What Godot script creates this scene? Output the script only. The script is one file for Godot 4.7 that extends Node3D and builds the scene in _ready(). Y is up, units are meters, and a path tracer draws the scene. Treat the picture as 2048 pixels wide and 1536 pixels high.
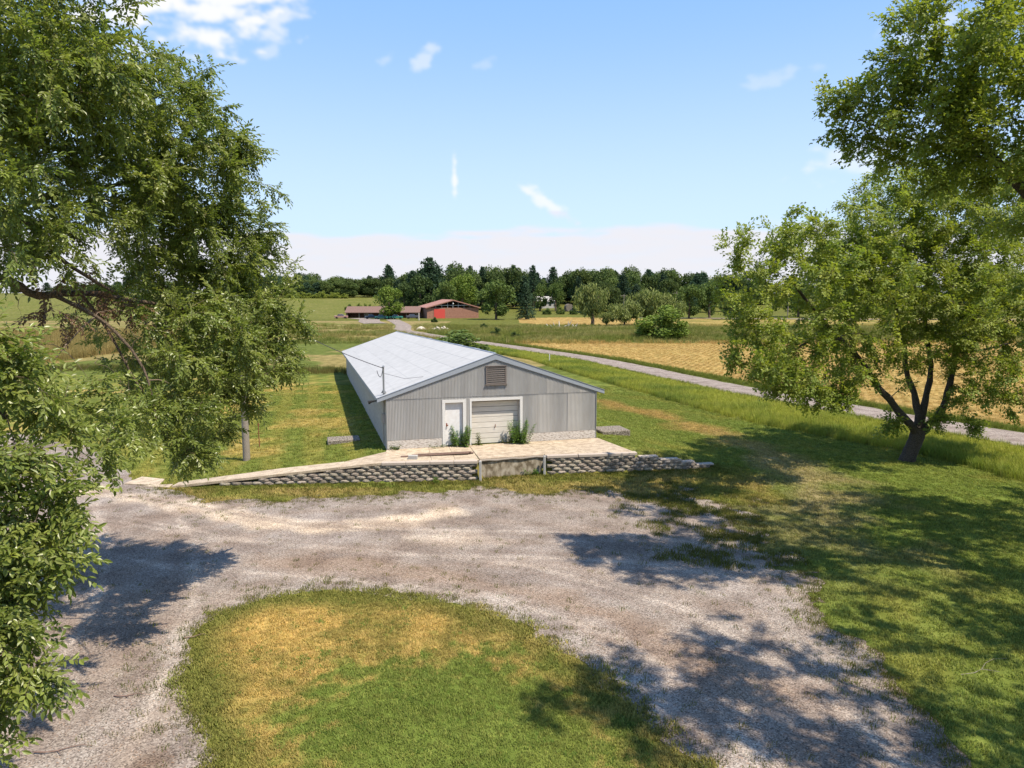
extends Node3D
# Grey corrugated shed behind a gravel lot, trees left and right, fields and a wood beyond.

const PATH := 1.0
const SUN_TO := Vector3(0.419, 0.873, 0.249)          # towards the sun
const SHED_AT := Vector3(-5.83, 0.9, -32.49)
const SHED_TURN := 0.2711
const FALL := 0.026                                   # the shed steps down with the land

var rng := RandomNumberGenerator.new()
var nz := FastNoiseLite.new()
var nf := FastNoiseLite.new()
var taken := {}
var mats := {}
var tex := {}
var sprigs := {}

# ------------------------------------------------------------------ mesh helper
class MB:
	var v := PackedVector3Array()
	var n := PackedVector3Array()
	var c := PackedColorArray()
	var tint := Color(1, 1, 1)
	func tri(a: Vector3, b: Vector3, d: Vector3) -> void:   # counter-clockwise seen from outside
		var m := (b - a).cross(d - a).normalized()
		v.append(a); v.append(d); v.append(b)
		for i in 3:
			n.append(m); c.append(tint)
	func tris(a: Vector3, b: Vector3, d: Vector3, na: Vector3, nb: Vector3, nd: Vector3) -> void:
		v.append(a); v.append(d); v.append(b)
		n.append(na); n.append(nd); n.append(nb)
		for i in 3:
			c.append(tint)
	func quad(a: Vector3, b: Vector3, d: Vector3, e: Vector3) -> void:
		tri(a, b, d); tri(a, d, e)
	func hexa(p: Array) -> void:                             # p: 4 corners below (counter-clockwise from above), 4 above
		quad(p[3], p[2], p[1], p[0]); quad(p[4], p[5], p[6], p[7])
		for i in 4:
			var j := (i + 1) % 4
			quad(p[i], p[j], p[j + 4], p[i + 4])
	func box(lo: Vector3, hi: Vector3, t := Transform3D()) -> void:
		var p := []
		for y in [lo.y, hi.y]:
			p.append(t * Vector3(lo.x, y, hi.z)); p.append(t * Vector3(hi.x, y, hi.z)); p.append(t * Vector3(hi.x, y, lo.z)); p.append(t * Vector3(lo.x, y, lo.z))
		hexa(p)
	func cbox(lo: Vector3, hi: Vector3, ch: float, t := Transform3D()) -> void:   # box with chamfered upright and top edges
		var rings := []
		for k in 3:
			var y: float = [lo.y, hi.y - ch, hi.y][k]
			var s: float = [0.0, 0.0, ch][k]
			var x0 := lo.x + s; var x1 := hi.x - s; var z0 := lo.z + s; var z1 := hi.z - s
			rings.append([t * Vector3(x0 + ch, y, z1), t * Vector3(x1 - ch, y, z1), t * Vector3(x1, y, z1 - ch), t * Vector3(x1, y, z0 + ch), t * Vector3(x1 - ch, y, z0), t * Vector3(x0 + ch, y, z0), t * Vector3(x0, y, z0 + ch), t * Vector3(x0, y, z1 - ch)])
		for k in 2:
			for i in 8:
				var j := (i + 1) % 8
				quad(rings[k][i], rings[k][j], rings[k + 1][j], rings[k + 1][i])
		for i in range(1, 7):
			tri(rings[2][0], rings[2][i], rings[2][i + 1])
			tri(rings[0][0], rings[0][i + 1], rings[0][i])
	func tube(pts: Array, rads: Array, sides := 6, cap := true) -> void:
		var prev: Array = []
		var prevn: Array = []
		var x := Vector3.ZERO
		for i in pts.size():
			var d: Vector3 = (pts[mini(i + 1, pts.size() - 1)] - pts[maxi(i - 1, 0)]).normalized()
			if x == Vector3.ZERO:
				x = d.cross(Vector3.UP if absf(d.y) < 0.9 else Vector3.RIGHT).normalized()
			x = (x - d * x.dot(d)).normalized()
			var y := d.cross(x)
			var ring := []
			var rn := []
			for s in sides:
				var a := TAU * s / sides
				var o := x * cos(a) + y * sin(a)
				rn.append(o); ring.append(pts[i] + o * rads[i])
			if prev.size():
				for s in sides:
					var q := (s + 1) % sides
					tris(prev[s], prev[q], ring[q], prevn[s], prevn[q], rn[q])
					tris(prev[s], ring[q], ring[s], prevn[s], rn[q], rn[s])
			if cap and (i == 0 or i == pts.size() - 1):
				for s in sides:
					if i == 0:
						tri(pts[i], ring[(s + 1) % sides], ring[s])
					else:
						tri(pts[i], ring[s], ring[(s + 1) % sides])
			prev = ring; prevn = rn
	func mesh() -> ArrayMesh:
		var m := ArrayMesh.new()
		var a := []
		a.resize(Mesh.ARRAY_MAX)
		a[Mesh.ARRAY_VERTEX] = v; a[Mesh.ARRAY_NORMAL] = n; a[Mesh.ARRAY_COLOR] = c
		m.add_surface_from_arrays(Mesh.PRIMITIVE_TRIANGLES, a)
		return m

# ------------------------------------------------------------------ naming
func numbered(called: String) -> String:
	var k: int = taken.get(called, 0)
	taken[called] = k + 1
	return called if k == 0 else "%s_%03d" % [called, k]

func tag(o: Node, label: String, category := "", group := "", kind := "") -> void:
	if label: o.set_meta("label", label)
	if category: o.set_meta("category", category)
	if group: o.set_meta("group", group)
	if kind: o.set_meta("kind", kind)

func thing(called: String, label: String, category: String, at := Vector3.ZERO, turn := 0.0, group := "") -> Node3D:
	var o := Node3D.new()
	o.name = numbered(called)
	add_child(o)
	o.position = at
	o.rotation.y = turn
	tag(o, label, category, group)
	return o

func part(called: String, m: Mesh, mat: Material, parent: Node, at := Transform3D()) -> MeshInstance3D:
	var o := MeshInstance3D.new()
	o.name = called if parent != self else numbered(called)
	o.mesh = m
	o.material_override = mat
	o.transform = at
	parent.add_child(o, true)
	return o

func ground_piece(called: String, label: String, m: Mesh, mat: Material) -> MeshInstance3D:
	var o := part(called, m, mat, self)
	tag(o, label, "", "", "structure")
	return o

# ------------------------------------------------------------------ materials
func lin(r: float, g: float, b: float) -> Color:
	return Color(r, g, b).linear_to_srgb()

func noise_tex(key: String, kind: int, freq: float, cols: Array, size := 512, octaves := 4, cell := -1, normal := false, bump := 4.0) -> NoiseTexture2D:
	if tex.has(key): return tex[key]
	var f := FastNoiseLite.new()
	f.noise_type = kind
	f.frequency = freq
	f.fractal_octaves = octaves
	f.fractal_type = FastNoiseLite.FRACTAL_FBM if octaves > 1 else FastNoiseLite.FRACTAL_NONE
	f.seed = key.hash() % 1000
	if cell >= 0:
		f.cellular_return_type = cell
		f.cellular_jitter = 0.9
	var t := NoiseTexture2D.new()
	t.width = size; t.height = size
	t.seamless = true
	t.seamless_blend_skirt = 0.15
	t.generate_mipmaps = false
	if normal:
		t.as_normal_map = true
		t.bump_strength = bump
	else:
		var g := Gradient.new()
		var offs := PackedFloat32Array()
		var cc := PackedColorArray()
		for i in cols.size():
			offs.append(cols[i][0]); cc.append(cols[i][1])
		g.offsets = offs; g.colors = cc
		t.color_ramp = g
	t.noise = f
	tex[key] = t
	return t

func grey(a: float) -> Color:
	return Color(a, a, a)

func mat(key: String, col: Color, rough := 0.8, opts := {}) -> StandardMaterial3D:
	if mats.has(key): return mats[key]
	var m := StandardMaterial3D.new()
	m.resource_name = key
	m.albedo_color = col
	m.roughness = rough
	m.metallic_specular = opts.get("spec", 0.4)
	m.vertex_color_use_as_albedo = opts.get("vc", true)
	if opts.has("metal"): m.metallic = opts.metal
	if opts.has("tex"):
		m.albedo_texture = opts.tex
		m.uv1_triplanar = true
		m.uv1_world_triplanar = opts.get("world", true)
		m.uv1_scale = opts.get("scale", Vector3.ONE)
	if opts.has("normal"):
		m.normal_enabled = true
		m.normal_texture = opts.normal
		m.normal_scale = opts.get("nscale", 1.0)
	if opts.has("height"):
		m.heightmap_enabled = true
		m.heightmap_texture = opts.height
		m.heightmap_scale = opts.get("hscale", 1.0)
	if opts.has("detail"):
		m.detail_enabled = true
		m.detail_albedo = opts.detail
		m.detail_blend_mode = BaseMaterial3D.BLEND_MODE_MUL
		m.detail_uv_layer = BaseMaterial3D.DETAIL_UV_2
		m.uv2_triplanar = true
		m.uv2_world_triplanar = true
		m.uv2_scale = opts.get("dscale", Vector3.ONE)
	if opts.has("back"):
		m.backlight_enabled = true
		m.backlight = opts.back
	mats[key] = m
	return m

func make_materials() -> void:
	var S := FastNoiseLite.TYPE_SIMPLEX_SMOOTH
	var C := FastNoiseLite.TYPE_CELLULAR
	var turf := noise_tex("turf", S, 0.09, [[0.0, Color(0.62, 0.64, 0.56)], [0.5, Color(0.87, 0.87, 0.84)], [1.0, Color(1, 1, 0.98)]], 1024, 5)
	var patch := noise_tex("patch", S, 0.02, [[0.25, Color(0.80, 0.82, 0.78)], [0.75, Color(1, 1, 1)]], 512, 4)
	var stones := noise_tex("stones", C, 0.075, [[0.0, Color(0.55, 0.53, 0.51)], [0.25, Color(0.74, 0.71, 0.69)], [0.5, Color(0.83, 0.80, 0.77)], [0.75, Color(0.90, 0.87, 0.84)], [0.93, Color(1.0, 0.99, 0.97)], [1.0, Color(0.84, 0.73, 0.64)]], 1024, 1, FastNoiseLite.RETURN_CELL_VALUE)
	var stoneh := noise_tex("stoneh", C, 0.075, [[0.0, grey(1)], [1.0, grey(0)]], 1024, 1, FastNoiseLite.RETURN_DISTANCE)
	var blotch := noise_tex("blotch", S, 0.012, [[0.2, Color(0.84, 0.82, 0.81)], [0.55, Color(0.95, 0.94, 0.93)], [0.85, Color(1, 1, 1)]], 512, 5)
	var fine := noise_tex("fine", S, 0.05, [[0.2, grey(0.78)], [0.8, grey(1.0)]], 512, 5)
	mat("ground", lin(1, 1, 1), 0.95, {"tex": turf, "scale": Vector3.ONE * 0.45, "detail": patch, "dscale": Vector3.ONE * 0.061, "height": turf, "hscale": 2.5, "spec": 0.15})
	mat("gravel", lin(1, 1, 1), 0.95, {"tex": stones, "scale": Vector3.ONE * 0.50, "detail": blotch, "dscale": Vector3.ONE * 0.083, "height": stoneh, "hscale": 0.35, "spec": 0.2})
	mat("road", lin(0.42, 0.385, 0.365), 0.95, {"tex": stones, "scale": Vector3.ONE * 0.5, "detail": blotch, "dscale": Vector3.ONE * 0.11, "spec": 0.2})
	mat("slab", lin(1, 1, 1), 0.9, {"tex": fine, "scale": Vector3.ONE * 0.7, "detail": blotch, "dscale": Vector3.ONE * 0.35, "spec": 0.3})
	var stain := noise_tex("stain", S, 0.02, [[0.25, Color(0.46, 0.42, 0.37)], [0.45, Color(0.74, 0.72, 0.68)], [0.7, Color(1, 0.99, 0.97)]], 512, 5)
	mat("dock", lin(0.50, 0.45, 0.37), 0.92, {"tex": noise_tex("drip", S, 0.012, [[0.25, Color(0.60, 0.56, 0.50)], [0.5, Color(0.84, 0.81, 0.76)], [0.75, Color(1, 0.99, 0.97)]], 512, 4), "scale": Vector3(0.55, 0.3, 0.55), "detail": fine, "dscale": Vector3.ONE * 1.2})
	mat("pad", lin(0.30, 0.27, 0.24), 0.92, {"tex": stain, "scale": Vector3.ONE * 0.9})
	mat("block", lin(1, 1, 1), 0.95, {"tex": noise_tex("rough", S, 0.06, [[0.2, grey(0.72)], [0.8, grey(1.0)]], 512, 6), "scale": Vector3.ONE * 2.2, "height": noise_tex("roughh", S, 0.06, [[0.0, grey(0)], [1.0, grey(1)]], 512, 6), "hscale": 3.0, "spec": 0.2})
	mat("cap", lin(0.52, 0.44, 0.37), 0.9, {"tex": fine, "scale": Vector3.ONE * 1.5})
	var streak := noise_tex("streak", S, 0.03, [[0.2, Color(0.80, 0.77, 0.74)], [0.6, Color(1, 1, 1)]], 512, 4)
	mat("siding", lin(0.43, 0.43, 0.43), 0.5, {"metal": 0.1, "tex": noise_tex("faint2", S, 0.012, [[0.2, Color(0.955, 0.945, 0.935)], [0.8, grey(1.0)]], 512, 4), "scale": Vector3(0.5, 0.10, 0.5)})
	mat("sidewall", lin(0.44, 0.42, 0.38), 0.8, {"tex": streak, "scale": Vector3(0.8, 0.25, 0.8)})
	mat("roofing", lin(0.435, 0.43, 0.42), 0.75, {"tex": noise_tex("faint", S, 0.02, [[0.2, grey(0.93)], [0.8, grey(1.0)]], 512, 5), "scale": Vector3(0.12, 0.12, 0.12), "spec": 0.15})
	mat("fascia", lin(0.36, 0.40, 0.46), 0.6, {"tex": fine, "scale": Vector3.ONE * 1.2})
	mat("trim", lin(0.78, 0.77, 0.75), 0.6, {"tex": fine, "scale": Vector3.ONE * 1.5})
	mat("door", lin(0.68, 0.68, 0.69), 0.6, {"tex": tex["faint2"], "scale": Vector3(0.8, 0.8, 0.8)})
	mat("jamb", lin(0.42, 0.35, 0.26), 0.8)
	mat("garage", lin(0.66, 0.63, 0.58), 0.65, {"tex": tex["faint2"], "scale": Vector3(0.3, 1.5, 0.3)})
	var peel := noise_tex("peel", S, 0.022, [[0.22, Color(0.55, 0.50, 0.46)], [0.34, Color(0.70, 0.66, 0.62)], [0.40, Color(0.92, 0.90, 0.88)], [0.8, Color(1, 1, 1)]], 512, 5)
	mat("peeling", lin(0.58, 0.555, 0.53), 0.85, {"tex": peel, "scale": Vector3(0.5, 2.0, 0.5)})
	mat("vent", lin(0.19, 0.16, 0.145), 0.7, {"tex": fine, "scale": Vector3.ONE * 3.0})
	mat("dark", lin(0.02, 0.02, 0.02), 0.9)
	mat("steel", lin(0.30, 0.31, 0.32), 0.45, {"metal": 0.6})
	mat("cable", lin(0.05, 0.05, 0.055), 0.7)
	mat("boards", lin(0.26, 0.17, 0.135), 0.85, {"tex": noise_tex("grain", S, 0.03, [[0.2, grey(0.7)], [0.8, grey(1)]], 512, 5), "scale": Vector3(0.6, 5.0, 5.0)})
	mat("cinder", lin(0.48, 0.46, 0.43), 0.9, {"tex": fine, "scale": Vector3.ONE * 3.0})
	mat("polewood", lin(0.34, 0.29, 0.24), 0.9, {"tex": tex["grain"], "scale": Vector3(5.0, 0.5, 5.0)})
	mat("rust", lin(0.20, 0.07, 0.035), 0.9)
	var bark := noise_tex("bark", S, 0.04, [[0.25, Color(0.45, 0.42, 0.38)], [0.75, Color(1, 1, 1)]], 512, 5)
	mat("bark", lin(0.24, 0.18, 0.13), 0.95, {"tex": bark, "scale": Vector3(3.0, 0.8, 3.0), "height": bark, "hscale": 4.0})
	mat("bark_grey", lin(0.165, 0.14, 0.12), 0.95, {"tex": bark, "scale": Vector3(2.0, 0.6, 2.0), "height": bark, "hscale": 6.0})
	mat("twig", lin(0.20, 0.145, 0.105), 0.95)
	mat("leaf_elm", lin(1, 1, 1), 0.36, {"back": lin(0.95, 1.0, 0.5), "spec": 0.55})
	mat("leaf_maple", lin(1, 1, 1), 0.5, {"back": lin(0.98, 0.98, 0.5), "spec": 0.45})
	mat("leaf_far", lin(1, 1, 1), 0.7, {"back": lin(0.55, 0.6, 0.32), "spec": 0.25})
	mat("blade", lin(1, 1, 1), 0.75, {"back": lin(0.7, 0.75, 0.4), "spec": 0.2})
	mat("paint", lin(1, 1, 1), 0.35, {"spec": 0.5})
	mat("glass", lin(0.03, 0.04, 0.05), 0.1, {"spec": 0.6})
	mat("tyre", lin(0.02, 0.02, 0.02), 0.9)
	mat("barnwall", lin(0.33, 0.17, 0.12), 0.8, {"tex": streak, "scale": Vector3(0.3, 0.1, 0.3)})
	mat("barndark", lin(0.22, 0.125, 0.09), 0.85)
	mat("barndoor", lin(0.52, 0.065, 0.05), 0.7)
	mat("barnroof", lin(0.37, 0.19, 0.145), 0.7, {"tex": streak, "scale": Vector3(0.2, 0.2, 0.2)})
	mat("brownroof", lin(0.19, 0.118, 0.095), 0.8, {"tex": streak, "scale": Vector3(0.2, 0.2, 0.2)})
	mat("rubble", lin(0.50, 0.44, 0.36), 0.95)
	mat("deadwood", lin(0.46, 0.42, 0.37), 0.95)

# ------------------------------------------------------------------ land
func wall_z(x: float) -> float:
	if x < -1.44: return lerpf(-29.10, -30.22, clampf((x + 14.4) / 12.96, 0.0, 1.0))
	if x < 1.49: return lerpf(-30.62, -31.50, (x + 1.44) / 2.93)
	return lerpf(-31.20, -32.40, clampf((x - 1.49) / 7.86, 0.0, 1.0))

func shed_uw(x: float, z: float) -> Vector2:
	var dx := x - SHED_AT.x
	var dz := z - SHED_AT.z
	return Vector2(dx * 0.9635 - dz * 0.2678, -dx * 0.2678 - dz * 0.9635)

func ramp_y(x: float) -> float:
	return clampf(0.05 + 0.83 * (x + 14.4) / 8.6, 0.03, 0.88)

func land(x: float, z: float) -> float:
	var p := shed_uw(x, z)
	var f := 1.0
	if p.x < -0.4: f = clampf((p.x + 9.2) / 8.8, 0.0, 1.0)
	elif p.x > 10.3: f = 1.0 - smoothstep(0.0, 7.0, p.x - 10.3)
	f *= clampf(1.0 - maxf(p.y, 0.0) / 36.0, 0.0, 1.0) if p.y > 0.0 else 1.0
	var behind := wall_z(x) - z
	var y := 0.86 * f * smoothstep(0.02, 0.5, behind)
	if p.x > -0.8 and p.x < 10.9 and p.y > -0.05 and behind > 0.0: y -= 0.0
	var d := Vector2(x, z).length()
	if d > 200.0:
		y += 6.0 * smoothstep(250.0, 450.0, -z + absf(x) * 0.1) + 3.0 * smoothstep(300.0, 900.0, d)
	y += 0.05 * nz.get_noise_2d(x * 3.0, z * 3.0) * smoothstep(0.0, 6.0, absf(behind))
	# low bank beside the far ditch
	if z < -118.0 and z > -175.0:
		y += 0.5 * smoothstep(-121.0, -128.0, z) * smoothstep(-175.0, -150.0, z) * smoothstep(-2.0, 8.0, x)
	return y

func poly_dist(poly: PackedVector2Array, p: Vector2) -> float:     # negative inside
	var best := 1e9
	var k := poly.size()
	for i in k:
		var q := Geometry2D.get_closest_point_to_segment(p, poly[i], poly[(i + 1) % k])
		best = minf(best, q.distance_squared_to(p))
	best = sqrt(best)
	return -best if Geometry2D.is_point_in_polygon(p, poly) else best

func line_dist(line: PackedVector2Array, p: Vector2) -> float:
	var best := 1e9
	for i in line.size() - 1:
		best = minf(best, Geometry2D.get_closest_point_to_segment(p, line[i], line[i + 1]).distance_squared_to(p))
	return sqrt(best)

var ISLAND := PackedVector2Array([Vector2(-4.3, -9.2), Vector2(-4.59, -10.52), Vector2(-5.16, -11.30), Vector2(-5.98, -12.69), Vector2(-7.01, -14.51), Vector2(-7.47, -16.11), Vector2(-7.32, -17.23), Vector2(-6.72, -18.07), Vector2(-5.28, -18.65), Vector2(-3.05, -18.48), Vector2(-0.96, -17.61), Vector2(0.44, -16.31), Vector2(1.40, -14.90), Vector2(2.17, -13.37), Vector2(2.89, -12.08), Vector2(3.40, -11.25), Vector2(3.77, -10.30), Vector2(3.9, -9.0)])
var INNER := PackedVector2Array([Vector2(-3.4, -9.0), Vector2(-3.74, -10.52), Vector2(-4.30, -12.22), Vector2(-4.26, -13.37), Vector2(-3.49, -14.41), Vector2(-1.62, -15.12), Vector2(0.18, -15.39), Vector2(1.35, -14.31), Vector2(2.17, -12.69), Vector2(2.81, -11.30), Vector2(3.03, -9.0)])
var LOT := PackedVector2Array([Vector2(-60, -52.0), Vector2(-40, -46), Vector2(-25.84, -39.00), Vector2(-22.71, -37.04), Vector2(-19.90, -34.17), Vector2(-16.44, -30.60), Vector2(-14.6, -29.0), Vector2(-11.69, -27.33), Vector2(-9.15, -27.30), Vector2(-6.55, -27.90), Vector2(-3.58, -28.41), Vector2(-1.34, -28.94), Vector2(1.56, -28.41), Vector2(4.10, -28.74), Vector2(6.0, -28.7), Vector2(8.2, -28.5), Vector2(9.7, -27.4), Vector2(9.6, -25.4), Vector2(9.0, -21.80), Vector2(8.49, -18.39), Vector2(8.15, -16.24), Vector2(8.10, -14.51), Vector2(8.01, -12.69), Vector2(8.03, -11.25), Vector2(8.04, -8.0), Vector2(7.5, -4.0), Vector2(-24, -4.0), Vector2(-60, -14)])
var PALE := PackedVector2Array([Vector2(-19.0, -28.9), Vector2(-16.02, -28.04), Vector2(-11.85, -26.15), Vector2(-9.00, -24.55), Vector2(-6.67, -23.84), Vector2(-4.65, -24.16), Vector2(-3.18, -25.12), Vector2(-2.32, -25.72)])
var BROWN := PackedVector2Array([Vector2(-8.0, -20.9), Vector2(-4.84, -20.34), Vector2(-3.02, -20.15), Vector2(-1.06, -19.40), Vector2(1.01, -18.07), Vector2(2.6, -16.7), Vector2(5.0, -13.6)])
var TRACK := PackedVector2Array([Vector2(5.2, -57.0), Vector2(6.58, -54.06), Vector2(8.39, -49.88), Vector2(10.31, -45.71), Vector2(12.09, -40.60), Vector2(13.17, -35.53), Vector2(12.89, -30.49), Vector2(12.0, -27.0)])
var TALL_NEAR := PackedVector2Array([Vector2(23.0, -8.0), Vector2(22.6, -22.0), Vector2(22.4, -28.41), Vector2(22.0, -30.22), Vector2(21.3, -33.65), Vector2(20.31, -36.43), Vector2(18.58, -38.52), Vector2(16.98, -41.16), Vector2(14.95, -44.6), Vector2(13.23, -49.35), Vector2(11.16, -56.83), Vector2(8.26, -66.14), Vector2(4.28, -79.57), Vector2(2.23, -87.51), Vector2(-5.0, -103.0), Vector2(-14.0, -122.0)])
var ROAD := PackedVector2Array([Vector2(34.0, -8.0), Vector2(31.6, -26.0), Vector2(29.4, -36.9), Vector2(24.35, -47.9), Vector2(18.85, -61.0), Vector2(9.95, -87.9), Vector2(-2.3, -112.6), Vector2(-9.4, -126.0), Vector2(-20.0, -148.0), Vector2(-24.5, -160.0), Vector2(-28.5, -186.0), Vector2(-38.0, -226.0)])

var RUTS := [PackedVector2Array([Vector2(-22, -30.0), Vector2(-16, -27.2), Vector2(-11.5, -25.2), Vector2(-8, -23.6), Vector2(-4, -22.6), Vector2(0, -22.4), Vector2(4, -22.0), Vector2(8, -20.0)]), PackedVector2Array([Vector2(-16, -24.0), Vector2(-10, -21.6), Vector2(-4.5, -20.6), Vector2(0, -19.4), Vector2(3.6, -16.6), Vector2(5.2, -13.5), Vector2(5.9, -9)]), PackedVector2Array([Vector2(-15, -27), Vector2(-11.5, -22), Vector2(-9.6, -17.5), Vector2(-8.6, -14), Vector2(-7.6, -10)])]

func on_line_x(line: PackedVector2Array, z: float) -> float:
	for i in line.size() - 1:
		if z <= line[i].y and z >= line[i + 1].y:
			return lerpf(line[i].x, line[i + 1].x, (z - line[i].y) / (line[i + 1].y - line[i].y))
	return line[0].x if z > line[0].y else line[line.size() - 1].x

const GREEN := Color(0.195, 0.225, 0.052)
const LUSH := Color(0.175, 0.22, 0.05)
const DRY := Color(0.56, 0.385, 0.14)
const STRAW := Color(0.56, 0.385, 0.15)
const OLIVE := Color(0.185, 0.195, 0.05)

func turf(x: float, z: float) -> Color:
	var p := Vector2(x, z)
	var a := nz.get_noise_2d(x * 4.0, z * 4.0)
	var b := nf.get_noise_2d(x * 5.0, z * 5.0)
	var c := GREEN
	if z > -95.0 and x > -45.0 and x < 30.0:
		# the island
		if z > -20.0 and x < 6.0 and x > -9.0:
			var di := poly_dist(ISLAND, p) + b * 0.35
			if di < 0.4:
				var gi := poly_dist(INNER, p) + a * 0.9 + b * 0.8 + 1.8 * nf.get_noise_2d(x * 30.0, z * 30.0)
				c = DRY.lerp(Color(0.34, 0.26, 0.085), clampf(0.4 + b + 1.2 * nf.get_noise_2d(x * 18.0 + 50.0, z * 18.0), 0.0, 1.0)).lerp(LUSH, 1.0 - smoothstep(-0.7, 0.35, gi))
				c = c.lerp(Color(0.15, 0.165, 0.04), smoothstep(-1.3, -0.2, di + a * 0.5) * (0.9 if x < -1.0 else 0.6))
				return c.lerp(Color(0.24, 0.22, 0.055), clampf(a * 0.8 + b * 0.5, 0.0, 0.45))
		var q := shed_uw(x, z)
		# left lawn mown in stripes along the shed
		if q.x < 0.0 and z < -29.0 and z > -72.0:
			c = GREEN.lerp(Color(0.27, 0.26, 0.065), smoothstep(-0.35, 0.45, sin(q.x * 3.3 + a * 0.8) * 0.8 + b * 0.4))
			c = c.lerp(DRY, clampf((a + b * 0.7 - 0.22) * 1.8, 0.0, 0.6))
			if z < -55.0 and z > -61.0: c = c.lerp(DRY, clampf(0.5 + b - absf(z + 58.0 + a * 3.0) * 0.3, 0.0, 0.6))
			c = c.lerp(LUSH, 0.55 * (1.0 - smoothstep(0.2, 2.2, -q.x)))
		# verge below the wall, dry and thin
		elif x > -16.0 and x < 11.0 and z > -33.0 and z < -26.5 and wall_z(x) - z < 0.3:
			c = Color(0.20, 0.20, 0.05).lerp(Color(0.35, 0.25, 0.10), clampf(0.4 + b * 1.3, 0.0, 0.8))
		elif x > 4.0:
			c = LUSH.lerp(GREEN, clampf(0.5 + a + b * 0.4, 0.0, 1.0))
			c = c.lerp(Color(0.27, 0.25, 0.06), clampf((b + a * 0.6 - 0.1) * 1.3, 0.0, 0.5))
			var t := line_dist(TRACK, p)
			var w := 1.5 if z < -34.0 else 2.6
			c = c.lerp(Color(0.46, 0.29, 0.12).lerp(Color(0.38, 0.30, 0.17), smoothstep(-45.0, -32.0, z)), clampf((1.1 - t / w + b * 1.0) * 0.9, 0.0, 0.85))
			c = c.lerp(Color(0.25, 0.21, 0.11), clampf(0.5 - (x - 11.0) * 0.22 + b * 1.3, 0.0, 0.7) * smoothstep(-34.0, -30.0, z) * smoothstep(-17.0, -23.0, z))
	var far := -z
	var tall_x := on_line_x(TALL_NEAR, z)
	if far > 8.0 and far < 125.0 and x > tall_x:
		var rx := on_line_x(ROAD, z)
		if x < rx:
			return Color(0.22, 0.24, 0.05).lerp(Color(0.24, 0.22, 0.08), clampf(b, 0.0, 1.0))
		if far < 119.0 + a * 3.0:
			if x < rx + 4.6 + b * 0.8: return Color(0.12, 0.145, 0.03)
			var row := sin((x * 0.90 + z * 0.42) * 2.1 + a * 2.0)
			return STRAW.lerp(Color(0.44, 0.28, 0.11), clampf(0.25 + row * 0.09 + a * 0.9 + b * 0.5, 0.0, 1.0))
	if far > 71.0:
		# far fields
		c = OLIVE.lerp(Color(0.175, 0.17, 0.05), clampf(0.4 + a + b * 0.6, 0.0, 1.0))
		if x < tall_x + 1.0 and far < 150.0:
			var band := sin(far * 0.16 + a * 2.2 + x * 0.02)
			c = Color(0.165, 0.195, 0.05).lerp(Color(0.36, 0.28, 0.12), smoothstep(0.1, 0.75, band + b * 0.5))
		elif x < -18.0 and far < 215.0:
			c = Color(0.38, 0.29, 0.135).lerp(Color(0.20, 0.21, 0.055), smoothstep(-0.1, 0.4, a + b * 0.5 + sin(far * 0.11) * 0.3))
		elif x > -8.0 and far < 176.0:
			c = Color(0.16, 0.185, 0.042).lerp(Color(0.27, 0.225, 0.085), clampf(0.3 + a * 1.2 + b * 0.8, 0.0, 1.0))
		if x < -40.0 and far > 80.0 and far < 150.0 and x < -55.0 + a * 6.0:
			c = Color(0.36, 0.26, 0.10).lerp(Color(0.25, 0.19, 0.08), clampf(0.5 + b, 0.0, 1.0))
		if far > 180.0 and far < 262.0 and x > 2.0 and x < 42.0:
			var e := absf(x - 20.0) / 20.0
			if far > 184.0 + 25.0 * e * e * e + a * 4.0 and far < 250.0 - 10.0 * e:
				c = STRAW.lerp(Color(0.40, 0.24, 0.09), clampf(0.4 + 0.3 * sin(far * 0.8 + x * 0.3) + b, 0.0, 1.0))
		if x > 42.0 and far > 172.0 and far < 236.0:
			c = c.lerp(STRAW, clampf(0.6 + a, 0.0, 0.8))
		if far > 238.0 and x < -30.0:
			c = Color(0.19, 0.20, 0.05).lerp(Color(0.26, 0.24, 0.085), clampf(0.35 + a + b * 0.6, 0.0, 1.0))
	return c

func steps(lo: float, hi: float, step: float, limit: float, grow: float) -> PackedFloat32Array:
	var out := PackedFloat32Array()
	var x := lo
	var neg := []
	var s := step
	while x > -limit:
		s = maxf(s * grow, step); x -= s; neg.append(x)
	neg.reverse()
	for k in neg: out.append(k)
	x = lo
	while x < hi:
		out.append(x); x += step
	out.append(hi)
	x = hi; s = step
	while x < limit:
		s *= grow; x += s; out.append(x)
	return out

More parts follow.
